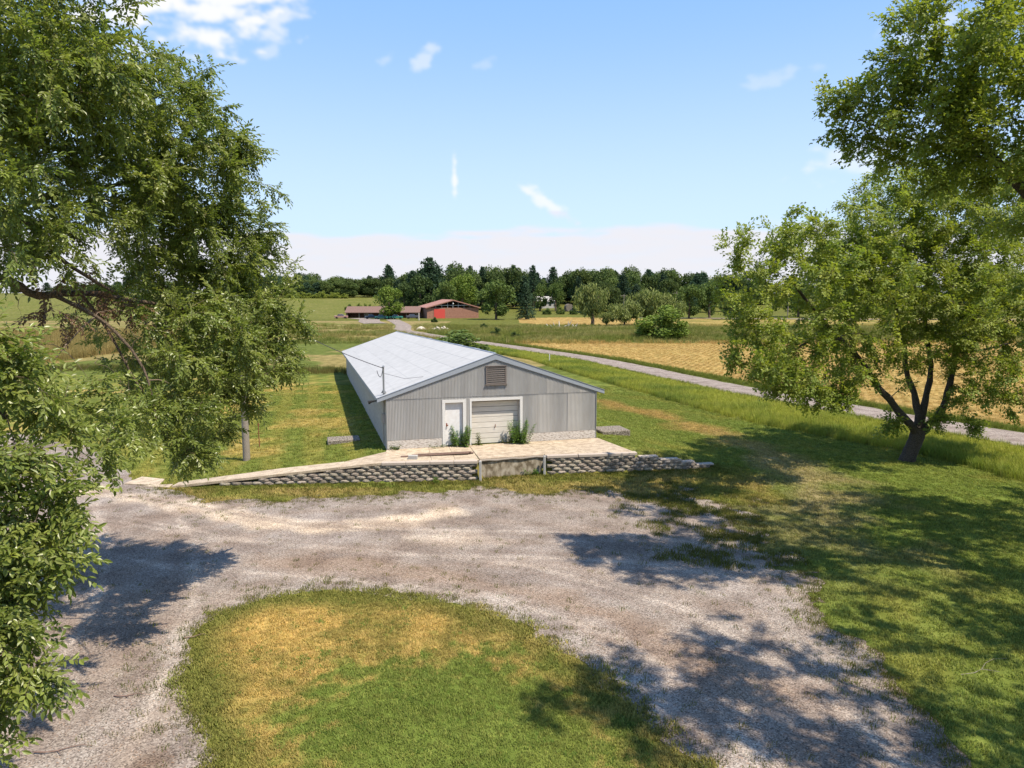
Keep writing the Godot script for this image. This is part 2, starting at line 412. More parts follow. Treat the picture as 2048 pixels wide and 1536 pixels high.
func build_ground() -> void:
	var xs := steps(-20.0, 24.0, 0.25, 2600.0, 1.026)
	var zs := steps(-62.0, -6.0, 0.25, 2600.0, 1.018)
	var nx := xs.size()
	var ny := 0
	var zz := PackedFloat32Array()
	for z in zs:
		if z < 60.0: zz.append(z)
	ny = zz.size()
	var v := PackedVector3Array(); var c := PackedColorArray(); var n := PackedVector3Array(); var ix := PackedInt32Array()
	v.resize(nx * ny); c.resize(nx * ny); n.resize(nx * ny)
	for j in ny:
		for i in nx:
			var k := j * nx + i
			v[k] = Vector3(xs[i], land(xs[i], zz[j]), zz[j])
			c[k] = turf(xs[i], zz[j])
	for j in ny:
		for i in nx:
			var k := j * nx + i
			var dx: Vector3 = v[j * nx + mini(i + 1, nx - 1)] - v[j * nx + maxi(i - 1, 0)]
			var dz: Vector3 = v[mini(j + 1, ny - 1) * nx + i] - v[maxi(j - 1, 0) * nx + i]
			n[k] = dz.cross(dx).normalized()
	for j in ny - 1:
		for i in nx - 1:
			var k := j * nx + i
			ix.append_array(PackedInt32Array([k, k + 1, k + nx, k + 1, k + nx + 1, k + nx]))
	var a := []
	a.resize(Mesh.ARRAY_MAX)
	a[Mesh.ARRAY_VERTEX] = v; a[Mesh.ARRAY_NORMAL] = n; a[Mesh.ARRAY_COLOR] = c; a[Mesh.ARRAY_INDEX] = ix
	var m := ArrayMesh.new()
	m.add_surface_from_arrays(Mesh.PRIMITIVE_TRIANGLES, a)
	ground_piece("ground", "wide farmland of mown lawn, meadow and straw coloured fields", m, mats["ground"])
	print("ground ", nx, " x ", ny)

func lot_field(x: float, z: float) -> float:      # > 0 on gravel
	var p := Vector2(x, z)
	var b := nf.get_noise_2d(x * 6.0, z * 6.0)
	var d := -poly_dist(LOT, p) + b * 0.8 + (0.35 if x < 3.0 else 0.5) * nf.get_noise_2d(x * 22.0, z * 22.0)
	if x > 4.0 and z < -20.0: d += nf.get_noise_2d(x * 9.0, z * 9.0) * 2.2 - 0.7 * smoothstep(5.0, 9.0, x)
	if x > -9.0 and x < 6.0 and z > -20.5:
		d = minf(d, poly_dist(ISLAND, p) + b * 0.4 + 0.3 * nf.get_noise_2d(x * 25.0, z * 25.0))
	return d

func gravel_tint(x: float, z: float) -> Color:
	var p := Vector2(x, z)
	var a := nz.get_noise_2d(x * 5.0, z * 5.0)
	var b := nf.get_noise_2d(x * 7.0, z * 7.0)
	var c := Color(0.40, 0.372, 0.35)
	c = c.lerp(Color(0.345, 0.305, 0.275), clampf(0.3 + a * 1.4, 0.0, 1.0))
	if z < -19.0:
		var d := line_dist(PALE, p)
		c = c.lerp(Color(0.80, 0.71, 0.58), clampf((1.15 - absf(d - 0.15) / (0.65 + 0.3 * a) + b * 1.0), 0.0, 0.95))
		c = c.lerp(Color(0.74, 0.67, 0.57), clampf((1.0 - Vector2((x + 2.3) / 2.2, (z + 22.9) / 1.1).length() + b * 0.8), 0.0, 0.75))
		c = c.lerp(Color(0.74, 0.64, 0.50), clampf(1.0 - Vector2((x + 17.5) / 3.5, (z + 28.6) / 0.9).length() + b, 0.0, 0.8))
	var t := line_dist(BROWN, p)
	c = c.lerp(Color(0.36, 0.28, 0.22), clampf(1.0 - t / 1.1 + b * 0.9 + a * 0.4, 0.0, 0.7))
	c = c.lerp(Color(0.20, 0.145, 0.105), clampf(1.0 - Vector2((x + 6.3) / 0.6, (z + 11.4) / 0.5).length() + b * 0.4, 0.0, 0.8))
	for rut in RUTS:
		var e := line_dist(rut, p)
		if e < 2.2:
			var k := absf(e - 0.8)
			c = c.lerp(Color(0.36, 0.315, 0.285), clampf(0.9 - k / 0.22 + b * 0.7, 0.0, 0.55))
			c = c.lerp(Color(0.66, 0.61, 0.555), clampf(0.8 - absf(e - 1.2) / 0.2 + b * 0.9, 0.0, 0.5))
	# wheel arcs of finer dust
	var r := Vector2(x + 1.5, (z + 14.0) * 1.2).length()
	c = c.lerp(Color(0.385, 0.325, 0.28), clampf(sin(r * 2.6 + a * 3.0) * 0.6 - 0.1 + b * 0.5, 0.0, 0.45))
	if x > -9.5 and z > -21.0 and x < 6.0: c = c.lerp(Color(0.52, 0.50, 0.48), clampf(0.9 - poly_dist(ISLAND, p) * (0.55 if x > -1.0 else 1.1) + b * 1.4 - 0.35, 0.0, 0.55))
	return c

func build_lot() -> void:
	var s := 0.16
	var x0 := -34.0; var z0 := -46.0
	var nx := 290; var ny := 265
	var f := PackedFloat32Array(); f.resize((nx + 1) * (ny + 1))
	for j in ny + 1:
		for i in nx + 1:
			f[j * (nx + 1) + i] = lot_field(x0 + i * s, z0 + j * s)
	var v := PackedVector3Array(); var c := PackedColorArray(); var n := PackedVector3Array()
	for j in ny:
		for i in nx:
			var q := [[i, j], [i + 1, j], [i + 1, j + 1], [i, j + 1]]
			var pts := []
			for k in 4:
				var fa := f[q[k][1] * (nx + 1) + q[k][0]]
				var nk: Array = q[(k + 1) % 4]
				var fb := f[nk[1] * (nx + 1) + nk[0]]
				var pa := Vector2(q[k][0], q[k][1]); var pb := Vector2(nk[0], nk[1])
				if fa > 0.0: pts.append(pa)
				if (fa > 0.0) != (fb > 0.0): pts.append(pa.lerp(pb, fa / (fa - fb)))
			for k in range(1, pts.size() - 1):
				for w in [pts[0], pts[k], pts[k + 1]]:
					var x: float = x0 + w.x * s
					var z: float = z0 + w.y * s
					v.append(Vector3(x, 0.0, z))
	c.resize(v.size()); n.resize(v.size())
	var memo := {}
	for k in v.size():
		var key := Vector2(v[k].x, v[k].z)
		if not memo.has(key):
			memo[key] = [land(key.x, key.y) + 0.014 + 0.008 * nf.get_noise_2d(key.x * 12.0, key.y * 12.0), gravel_tint(key.x, key.y)]
		v[k].y = memo[key][0]
		c[k] = memo[key][1]
		n[k] = Vector3.UP
	var a := []
	a.resize(Mesh.ARRAY_MAX)
	a[Mesh.ARRAY_VERTEX] = v; a[Mesh.ARRAY_NORMAL] = n; a[Mesh.ARRAY_COLOR] = c
	var m := ArrayMesh.new()
	m.add_surface_from_arrays(Mesh.PRIMITIVE_TRIANGLES, a)
	ground_piece("gravel_lot", "grey and tan gravel yard with pale tracks curving round the grass island", m, mats["gravel"])

func strip(line: PackedVector2Array, half: float, lift: float) -> ArrayMesh:
	var b := MB.new()
	var pts := []
	for i in line.size() - 1:
		var k := int(ceil(line[i].distance_to(line[i + 1]) / 1.5))
		for j in k: pts.append(line[i].cubic_interpolate(line[i + 1], line[maxi(i - 1, 0)], line[mini(i + 2, line.size() - 1)], float(j) / k))
	pts.append(line[line.size() - 1])
	var prev := []
	for i in pts.size():
		var d: Vector2 = (pts[mini(i + 1, pts.size() - 1)] - pts[maxi(i - 1, 0)]).normalized()
		var o := Vector2(-d.y, d.x)
		var row := []
		for k in 5:
			var wob: float = (nf.get_noise_2d(pts[i].x * 8.0, pts[i].y * 8.0 + k * 40.0) * 0.25) if k == 0 or k == 4 else 0.0
			var q: Vector2 = pts[i] + o * (half + wob) * (k - 2) / 2.0
			row.append(Vector3(q.x, land(q.x, q.y) + lift + (0.04 if k > 0 and k < 4 else 0.0), q.y))
		if prev.size():
			for k in 4: b.quad(prev[k + 1], prev[k], row[k], row[k + 1])
		prev = row
	return b.mesh()

# ------------------------------------------------------------------ grass
func tuft(blades: int, h: float, spread: float, width: float, lean: float, sd: int) -> ArrayMesh:
	var b := MB.new()
	var r := RandomNumberGenerator.new()
	r.seed = sd
	for i in blades:
		var a := r.randf() * TAU
		var q := Vector3(cos(a), 0, sin(a)) * spread * sqrt(r.randf())
		var g := r.randf() * TAU
		var d := Vector3(cos(g), 0, sin(g))
		var s := Vector3(-d.z, 0, d.x) * width * r.randf_range(0.7, 1.3)
		var hh := h * r.randf_range(0.55, 1.0)
		var l := lean * r.randf_range(0.3, 1.2) * hh
		var mid := q + d * l * 0.35 + Vector3.UP * hh * 0.6
		var tip := q + d * l + Vector3.UP * hh
		var t := r.randf_range(0.75, 1.2)
		b.tint = Color(t, t * r.randf_range(0.92, 1.05), t)
		b.quad(q - s, q + s, mid + s * 0.7, mid - s * 0.7)
		b.tri(mid - s * 0.7, mid + s * 0.7, tip)
	return b.mesh()

func spread_copies(called: String, label: String, m: Mesh, material: Material, places: Array) -> void:
	# places: [x, y, z, scale, turn, Color, yscale]
	var mm := MultiMesh.new()
	mm.transform_format = MultiMesh.TRANSFORM_3D
	mm.use_colors = true
	mm.mesh = m
	mm.instance_count = places.size()
	var buf := PackedFloat32Array()
	buf.resize(places.size() * 16)
	var k := 0
	for p in places:
		var s: float = p[3]
		var sy: float = p[3] * p[6]
		var cs: float = cos(p[4]) * s
		var sn: float = sin(p[4]) * s
		var col: Color = p[5]
		buf[k] = cs; buf[k + 1] = 0.0; buf[k + 2] = sn; buf[k + 3] = p[0]
		buf[k + 4] = 0.0; buf[k + 5] = sy; buf[k + 6] = 0.0; buf[k + 7] = p[1]
		buf[k + 8] = -sn; buf[k + 9] = 0.0; buf[k + 10] = cs; buf[k + 11] = p[2]
		buf[k + 12] = col.r; buf[k + 13] = col.g; buf[k + 14] = col.b; buf[k + 15] = 1.0
		k += 16
	mm.buffer = buf
	var o := MultiMeshInstance3D.new()
	o.name = numbered(called)
	o.multimesh = mm
	o.material_override = material
	add_child(o)
	tag(o, label, "grass", "", "stuff")

func near_shed(x: float, z: float) -> bool:
	var q := shed_uw(x, z)
	return q.x > -0.05 and q.x < 10.5 and q.y > -0.1 and q.y < 42.2

func on_walk(x: float, z: float) -> bool:
	if z > wall_z(x) + 0.25 or x < -14.4 or x > 5.9: return false
	if x > 4.0: return (x - 4.22) < (z + 35.28) * 0.45 + 0.1 and not near_shed(x, z)
	if x > -5.9: return shed_uw(x, z).y < 0.1
	return z > walk_back(x) - 0.05

func walk_back(x: float) -> float:
	return lerpf(-29.75, -30.75, clampf((x + 14.4) / 5.0, 0.0, 1.0)) if x < -7.4 else lerpf(-30.75, -32.3, smoothstep(-7.4, -5.6, x))

func build_grass() -> void:
	rng.seed = 77
	var short := tuft(15, 0.060, 0.085, 0.0065, 0.8, 1)
	var mid := tuft(16, 0.14, 0.14, 0.006, 0.5, 2)
	var tall := tuft(18, 0.95, 0.26, 0.011, 0.35, 3)
	var blade: Material = mats["blade"]
	var P := []
	for i in 26000:
		var x := rng.randf_range(-8.0, 4.4); var z := rng.randf_range(-19.0, -9.5)
		var d := poly_dist(ISLAND, Vector2(x, z))
		if d + nf.get_noise_2d(x * 9.0, z * 9.0) * 0.6 > rng.randf() * 0.5 - 0.1: continue
		var c := turf(x, z)
		var k := rng.randf_range(0.65, 1.4)
		c = c.lerp(Color(0.30, 0.27, 0.07), 0.6 * rng.randf() * rng.randf()).lerp(Color(0.10, 0.165, 0.03), 0.35 * rng.randf() * rng.randf())
		var rim := smoothstep(-0.9, 0.0, d)
		P.append([x, land(x, z) - 0.004, z, rng.randf_range(0.7, 1.2) + 0.5 * rim, rng.randf() * TAU, Color(c.r * k * 1.15, c.g * k * 1.15, c.b * k * 1.15), 1.0])
	var Q := []
	for i in 2600:
		var x := rng.randf_range(-7.6, 3.6); var z := rng.randf_range(-18.8, -9.8)
		var d := poly_dist(ISLAND, Vector2(x, z))
		if d > 0.1 or nf.get_noise_2d(x * 14.0 + 9.0, z * 14.0) < rng.randf_range(-0.1, 0.45): continue
		var c := Color(0.17, 0.25, 0.045).lerp(Color(0.10, 0.15, 0.03), rng.randf())
		Q.append([x, land(x, z) - 0.004, z, rng.randf_range(0.45, 0.8), rng.randf() * TAU, c, 0.75])
	spread_copies("clover_patches", "darker clover and weed patches in the island turf", tuft(22, 0.10, 0.16, 0.014, 1.1, 9), blade, Q)
	spread_copies("island_grass", "green and sun dried turf of the island ringed by gravel", short, blade, P)
	P = []
	for i in 60000:
		var x := rng.randf_range(6.0, 24.0); var z := rng.randf_range(-58.0, -9.0)
		if z < -33.0 and x < 5.0: continue
		if x > on_line_x(TALL_NEAR, z) or near_shed(x, z) or on_walk(x, z): continue
		var g := lot_field(x, z)
		if g > 0.0 and rng.randf() > 0.12 * (1.0 - g): continue
		var c := turf(x, z)
		var k := rng.randf_range(0.65, 1.4)
		c = c.lerp(Color(0.30, 0.27, 0.07), 0.6 * rng.randf() * rng.randf()).lerp(Color(0.10, 0.165, 0.03), 0.35 * rng.randf() * rng.randf())
		P.append([x, land(x, z) - 0.004, z, rng.randf_range(0.9, 1.6), rng.randf() * TAU, Color(c.r * k * 1.15, c.g * k * 1.15, c.b * k * 1.15), 1.0])
	spread_copies("lawn_grass", "shaded green lawn right of the gravel, below the forked tree", short, blade, P)
	P = []
	for i in 46000:
		var x := rng.randf_range(-28.0, 10.5); var z := rng.randf_range(-62.0, -26.3)
		var front := wall_z(x) - z < 0.0
		if x > -5.9 and not front and x < 4.3: continue
		if near_shed(x, z) or on_walk(x, z) or lot_field(x, z) > 0.0: continue
		var c := turf(x, z)
		var k := rng.randf_range(0.65, 1.4)
		c = c.lerp(Color(0.30, 0.27, 0.07), 0.6 * rng.randf() * rng.randf()).lerp(Color(0.10, 0.165, 0.03), 0.35 * rng.randf() * rng.randf())
		P.append([x, land(x, z) - 0.004, z, rng.randf_range(1.0, 1.7) + (0.5 if front else 0.0), rng.randf() * TAU, Color(c.r * k * 1.15, c.g * k * 1.15, c.b * k * 1.15), 1.0])
	spread_copies("lawn_grass", "sunlit mown lawn left of the grey shed and under its retaining wall", short, blade, P)
	# thin tufts on the gravel edges and in the worn corner
	P = []
	for i in 110000:
		var x := rng.randf_range(-16.0, 12.0); var z := rng.randf_range(-30.5, -9.0)
		var g := lot_field(x, z)
		if g < 0.0: continue
		var want := (0.35 if x < 4.0 else 0.8) * exp(-g * 2.3)
		if x > 3.5 and z < -20.0: want += 0.75 * clampf(nf.get_noise_2d(x * 10.0, z * 10.0) * 2.6 + 0.15, 0.0, 1.0) * smoothstep(3.0, 7.0, x)
		want += 0.006
		if rng.randf() > want: continue
		var k := rng.randf_range(0.7, 1.3)
		var c := Color(0.115, 0.14, 0.03).lerp(Color(0.24, 0.18, 0.06), rng.randf() * 0.6)
		P.append([x, land(x, z) + 0.015, z, rng.randf_range(0.5, 1.0) * (1.0 if x < 3.0 or z > -20.0 else 1.4), rng.randf() * TAU, Color(c.r * k, c.g * k, c.b * k), 0.7])
	spread_copies("gravel_weeds", "thin low weeds scattered along the gravel edges", mid, blade, P)
	# rank growth at the foot of the wall
	P = []
	for i in 1500:
		var x := rng.randf_range(-14.0, 10.0)
		var z := wall_z(x) + rng.randf() * rng.randf() * 1.2 + 0.12
		var c := Color(0.11, 0.15, 0.028).lerp(Color(0.22, 0.17, 0.05), rng.randf() * 0.8)
		P.append([x, land(x, z), z, rng.randf_range(0.5, 1.15), rng.randf() * TAU, c, 1.0])
	spread_copies("verge_weeds", "weedy fringe at the foot of the block retaining wall", mid, blade, P)
	P = []
	for i in 24000:
		var z := -rng.randf_range(14.0, 118.0)
		var x0 := on_line_x(TALL_NEAR, z); var x1 := on_line_x(ROAD, z) - 2.3
		var t := rng.randf()
		var x := lerpf(x0, x1, t) + rng.randf_range(-0.15, 0.15)
		var e := nf.get_noise_2d(x * 3.0, z * 3.0)
		var c := Color(0.37, 0.385, 0.065).lerp(Color(0.20, 0.26, 0.05), clampf(0.35 + e * 1.4 - t * 0.25, 0.0, 1.0)).lerp(Color(0.27, 0.22, 0.10), clampf(rng.randf() - 0.6, 0.0, 1.0))
		P.append([x, land(x, z) - 0.02, z, rng.randf_range(0.5, 0.8) * (1.0 + e * 0.35), rng.randf() * TAU, c, 0.85 - 0.35 * t])
	spread_copies("tall_grass", "unmown bright green grass strip between lawn and lane", tall, blade, P)
	P = []
	for i in 11000:
		var z := -rng.randf_range(14.0, 160.0)
		var far_side := rng.randf() < 0.75 or z < -118.0
		var x := on_line_x(ROAD, z) + (rng.randf_range(2.5, 4.3) if far_side else rng.randf_range(-2.7, -2.2))
		if z < -118.0: x = on_line_x(ROAD, z) + (rng.randf_range(2.4, 7.0) if rng.randf() < 0.5 else -rng.randf_range(2.4, 7.0))
		var c := Color(0.24, 0.27, 0.05).lerp(Color(0.15, 0.17, 0.04), rng.randf())
		P.append([x, land(x, z) - 0.02, z, rng.randf_range(0.25, 0.55), rng.randf() * TAU, c, 1.0])
	spread_copies("verge_grass", "long grass on the far verge of the lane", tall, blade, P)
	P = []
	for i in 30000:
		var z := -rng.randf_range(116.0, 182.0); var x := rng.randf_range(-60.0, 110.0)
		if absf(x - on_line_x(ROAD, z)) < 2.6: continue
		var e := nf.get_noise_2d(x * 1.2, z * 2.0)
		if x < -18.0 and e < 0.0: continue
		var c := turf(x, z).lerp(Color(0.21, 0.235, 0.055), clampf(0.3 + e, 0.0, 0.8))
		c = c.lerp(Color(0.38, 0.32, 0.14), clampf(nf.get_noise_2d(x * 0.9 + 70.0, z * 2.6) * 2.0 + rng.randf() * 0.4 - 0.25, 0.0, 0.8))
		P.append([x, land(x, z) - 0.05, z, rng.randf_range(0.8, 1.5) * (1.0 + e * 0.5), rng.randf() * TAU, c, 0.75])
	spread_copies("meadow_grass", "rough green meadow grass on the bank beyond the stubble field", tall, blade, P)
	P = []
	for i in 9000:
		var z := -rng.randf_range(66.0, 82.0); var x := rng.randf_range(-75.0, 0.0)
		if near_shed(x, z): continue
		var e := nf.get_noise_2d(x * 2.0, z * 2.0)
		var zz := -73.0 + x * 0.07
		if absf(z - zz) > 1.6 + e * 1.5: continue
		var c := Color(0.085, 0.115, 0.025).lerp(Color(0.21, 0.17, 0.06), clampf(0.2 + e + rng.randf() * 0.4, 0.0, 1.0))
		P.append([x, land(x, z) - 0.02, z, rng.randf_range(0.5, 0.95), rng.randf() * TAU, c, 1.0])
	spread_copies("field_edge_grass", "dark uncut grass line where the left lawn meets the field", tall, blade, P)
	# ripe crop seen through the left tree
	P = []
	for i in 16000:
		var z := -rng.randf_range(82.0, 150.0); var x := rng.randf_range(-118.0, -55.0)
		var c := Color(0.38, 0.28, 0.11).lerp(Color(0.22, 0.20, 0.07), rng.randf() * 0.7)
		P.append([x, land(x, z) - 0.02, z, rng.randf_range(1.1, 1.7), rng.randf() * TAU, c, 1.0])
	spread_copies("grain_crop", "ripe golden crop standing in the field behind the left tree", tall, blade, P)
	# stubble
	P = []
	for i in 42000:
		var z := -rng.randf_range(24.0, 118.0)
		var x := on_line_x(ROAD, z) + 4.4 + rng.randf() * (38.0 + 0.3 * -z)
		var row := roundf((x * 0.90 + z * 0.42) / 0.75) * 0.75 - (x * 0.90 + z * 0.42)
		x += row * 0.45 + rng.randf_range(-0.12, 0.12)
		var c := Color(0.60, 0.42, 0.17).lerp(Color(0.50, 0.33, 0.13), rng.randf())
		P.append([x, land(x, z) - 0.02, z, rng.randf_range(0.8, 1.4), rng.randf() * TAU, c, 1.0])
	spread_copies("stubble", "cut straw stubble in rows across the golden field", mid, blade, P)

# ------------------------------------------------------------------ the shed
func sp(u: float, y: float, w: float) -> Vector3:
	return Vector3(u, y - FALL * maxf(w, 0.0), -w)

func sbox(b: MB, u0: float, u1: float, y0: float, y1: float, w0: float, w1: float) -> void:
	b.hexa([sp(u0, y0, w0), sp(u1, y0, w0), sp(u1, y0, w1), sp(u0, y0, w1), sp(u0, y1, w0), sp(u1, y1, w0), sp(u1, y1, w1), sp(u0, y1, w1)])

func one(f: Callable) -> ArrayMesh:
	var b := MB.new()
	f.call(b)
	return b.mesh()

func shed_top(u: float) -> float:          # top of the front wall under the roof
	return 4.20 - absf(u - 5.215) * 0.346

func sheet(u0: float, u1: float, y0: float, gable: bool, y1: float, shade: float) -> ArrayMesh:
	var b := MB.new()
	b.tint = Color(shade, shade, shade)
	var pitch := 0.0695
	var k := maxi(4, int(round((u1 - u0) / pitch * 6.0)))
	var last := []
	for i in k + 1:
		var u := lerpf(u0, u1, float(i) / k)
		if gable and last.size() and (last[0].x < 5.215 and u > 5.215): u = 5.215
		var ph := u / pitch * TAU
		var w := -0.030 - 0.013 * cos(ph)
		var nn := Vector3(-0.013 * TAU / pitch * sin(ph) * -1.0 * -1.0, 0, 1.0).normalized()
		var top := shed_top(u) if gable else y1
		var row := [sp(u, y0, 0) + Vector3(0, 0, -w), sp(u, top, 0) + Vector3(0, 0, -w), nn]
		if last.size():
			b.tris(last[0], row[0], row[1], last[2], nn, nn)
			b.tris(last[0], row[1], last[1], last[2], nn, last[2])
		last = row
	return b.mesh()

func build_shed() -> void:
	var t := thing("metal_shed", "long low grey corrugated shed with pale gable roof behind the block retaining wall", "shed", SHED_AT, SHED_TURN)
	var L := 42.0; var W := 10.43
	# walls
	var bk := MB.new()
	sbox(bk, 0.12, 2.70, -0.2, 2.2, 0.0, 0.14); sbox(bk, 3.68, 4.02, -0.2, 2.2, 0.0, 0.14); sbox(bk, 6.40, W - 0.12, -0.2, 2.2, 0.0, 0.14)
	bk.hexa([sp(0.12, 2.12, 0.0), sp(W - 0.12, 2.12, 0.0), sp(W - 0.12, 2.12, 0.14), sp(0.12, 2.12, 0.14), sp(0.12, 2.36, 0.0), sp(W - 0.12, 2.36, 0.0), sp(W - 0.12, 2.36, 0.14), sp(0.12, 2.36, 0.14)])
	for s in [0, 1]:
		var ua := 0.12 if s == 0 else 5.215
		var ub := 5.215 if s == 0 else W - 0.12
		bk.hexa([sp(ua, 2.36, 0.0), sp(ub, 2.36, 0.0), sp(ub, 2.36, 0.14), sp(ua, 2.36, 0.14), sp(ua, shed_top(ua), 0.0), sp(ub, shed_top(ub), 0.0), sp(ub, shed_top(ub), 0.14), sp(ua, shed_top(ua), 0.14)])
	part("front_wall", bk.mesh(), mats["sidewall"], t)
	for side in 2:
		var u0 := 0.0 if side == 0 else W - 0.12
		var wallm := part("side_wall", one(func(b): for k in 6: sbox(b, u0, u0 + 0.12, -0.3, 2.42, L * k / 6.0, L * (k + 1) / 6.0)), mats["sidewall"], t)
		for k in 35:
			var o := -0.008 if side == 0 else 0.128
			part("wall_panel", one(func(b): b.tint = grey(rng.randf_range(0.92, 1.0)); sbox(b, u0 + o - 0.012, u0 + o + 0.012, -0.02, 2.36, 0.02 + k * 1.2, 1.2 + k * 1.2 - 0.012)), mats["sidewall"], wallm)
	part("back_wall", one(func(b): sbox(b, 0.12, W - 0.12, -0.4, 2.4, L - 0.14, L); b.hexa([sp(0.12, 2.4, L - 0.14), sp(5.215, 2.4, L - 0.14), sp(5.215, 2.4, L), sp(0.12, 2.4, L), sp(0.12, 2.42, L - 0.14), sp(5.215, 4.2, L - 0.14), sp(5.215, 4.2, L), sp(0.12, 2.42, L)]); b.hexa([sp(5.215, 2.4, L - 0.14), sp(W - 0.12, 2.4, L - 0.14), sp(W - 0.12, 2.4, L), sp(5.215, 2.4, L), sp(5.215, 4.2, L - 0.14), sp(W - 0.12, 2.42, L - 0.14), sp(W - 0.12, 2.42, L), sp(5.215, 4.2, L)])), mats["sidewall"], t)
	# corrugated sheets, lower row split at the openings, upper row to the gable
	var cuts := [[0.0, 0.87], [0.87, 1.74], [1.74, 2.60], [3.77, 3.925], [6.58, 7.35], [7.35, 8.12], [8.12, 8.89], [8.89, 9.66], [9.66, W]]
	for c in cuts:
		part("siding_sheet", sheet(c[0], c[1] - 0.002, 0.42, false, 2.372, rng.randf_range(0.97, 1.03)), mats["siding"], t, Transform3D(Basis(), Vector3(0, 0, rng.randf() * 0.003)))
	part("siding_sheet", sheet(2.60, 3.77, 2.23, false, 2.372, 0.98), mats["siding"], t)
	part("siding_sheet", sheet(3.77, 6.58, 2.25, false, 2.372, 1.0), mats["siding"], t)
	for k in 12:
		part("siding_sheet", sheet(W * k / 12.0, W * (k + 1) / 12.0 - 0.002, 2.345, true, 0.0, rng.randf_range(0.97, 1.03)), mats["siding"], t, Transform3D(Basis(), Vector3(0, 0, 0.006 + rng.randf() * 0.003)))
	for u in [-0.012, W - 0.02]:
		part("corner_trim", one(func(b): sbox(b, u, u + 0.035, -0.02, 2.40, -0.055, 0.05)), mats["steel"], t)
	# sill boards with peeling paint
	for e in [[-0.02, 2.60], [6.60, W + 0.02]]:
		for k in 2:
			part("sill_board", one(func(b): sbox(b, e[0], e[1], 0.0 + 0.205 * k, 0.20 + 0.205 * k, -0.045 + 0.006 * k, 0.0)), mats["peeling"], t)
	# walk-in door
	var fr := part("door_frame", one(func(b):
		sbox(b, 2.61, 2.755, 0.0, 2.09, -0.07, 0.02); sbox(b, 3.61, 3.76, 0.0, 2.09, -0.07, 0.02); sbox(b, 2.61, 3.76, 2.09, 2.225, -0.072, 0.02)), mats["trim"], t)
	part("jamb", one(func(b): sbox(b, 2.70, 2.757, 0.0, 2.12, 0.021, 0.14); sbox(b, 3.612, 3.67, 0.0, 2.12, 0.021, 0.14); sbox(b, 2.757, 3.612, 2.05, 2.10, 0.021, 0.14)), mats["jamb"], fr)
	var d := part("door", one(func(b): sbox(b, 2.765, 3.605, 0.02, 2.045, 0.075, 0.12)), mats["door"], t)
	part("handle", one(func(b): b.tube([sp(2.84, 1.0, 0.075), sp(2.84, 1.0, 0.02), sp(2.90, 1.0, 0.005)], [0.022, 0.022, 0.03], 8); sbox(b, 2.81, 2.87, 0.93, 1.10, 0.068, 0.075)), mats["rust"], d)
	# overhead door
	var gf := part("garage_frame", one(func(b):
		sbox(b, 3.93, 4.035, 0.0, 2.12, -0.07, 0.02); sbox(b, 6.44, 6.57, 0.0, 2.12, -0.07, 0.02); sbox(b, 3.93, 6.57, 2.12, 2.245, -0.072, 0.02)), mats["trim"], t)
	part("jamb", one(func(b): sbox(b, 3.98, 4.037, 0.0, 2.12, 0.021, 0.30); sbox(b, 6.438, 6.49, 0.0, 2.12, 0.021, 0.30); sbox(b, 4.037, 6.438, 2.085, 2.12, 0.021, 0.30)), mats["jamb"], gf)
	var gd := part("garage_door", one(func(b): sbox(b, 4.04, 6.435, 0.0, 2.08, 0.245, 0.27)), mats["dark"], t)
	var y := 0.005
	for k in 8:
		var h: float = [0.25, 0.25, 0.27, 0.27, 0.26, 0.25, 0.25, 0.25][k]
		part("panel", one(func(b):
			b.tint = grey(rng.randf_range(0.94, 1.02))
			b.hexa([sp(4.045, y, 0.218), sp(6.43, y, 0.218), sp(6.43, y, 0.245), sp(4.045, y, 0.245), sp(4.045, y + h - 0.018, 0.208), sp(6.43, y + h - 0.018, 0.208), sp(6.43, y + h - 0.018, 0.245), sp(4.045, y + h - 0.018, 0.245)])), mats["garage"], gd)
		y += h
	part("handle", one(func(b): b.tube([sp(5.26, 0.90, 0.2), sp(5.26, 0.90, 0.15), sp(5.26, 0.78, 0.15), sp(5.22, 0.74, 0.2)], [0.014, 0.014, 0.014, 0.014], 6)), mats["rust"], gd)
	# gable vent
	var v := part("gable_vent", one(func(b): sbox(b, 4.78, 5.71, 2.95, 3.72, -0.01, 0.0)), mats["dark"], t)
	part("vent_frame", one(func(b): sbox(b, 4.74, 4.80, 2.92, 3.77, -0.10, -0.012); sbox(b, 5.69, 5.75, 2.92, 3.77, -0.10, -0.012); sbox(b, 4.80, 5.69, 3.71, 3.77, -0.10, -0.012); sbox(b, 4.70, 5.79, 2.86, 2.92, -0.12, -0.012); sbox(b, 4.72, 5.77, 3.772, 3.80, -0.12, -0.012)), mats["vent"], v)
	for k in 8:
		var yy := 2.94 + 0.098 * k
		part("slat", one(func(b): b.hexa([sp(4.802, yy, -0.095), sp(5.688, yy, -0.095), sp(5.688, yy + 0.055, -0.02), sp(4.802, yy + 0.055, -0.02), sp(4.802, yy + 0.016, -0.095), sp(5.688, yy + 0.016, -0.095), sp(5.688, yy + 0.071, -0.02), sp(4.802, yy + 0.071, -0.02)])), mats["vent"], v)
	# roof: deck, lapped strips, fascia
	var eave := -0.41
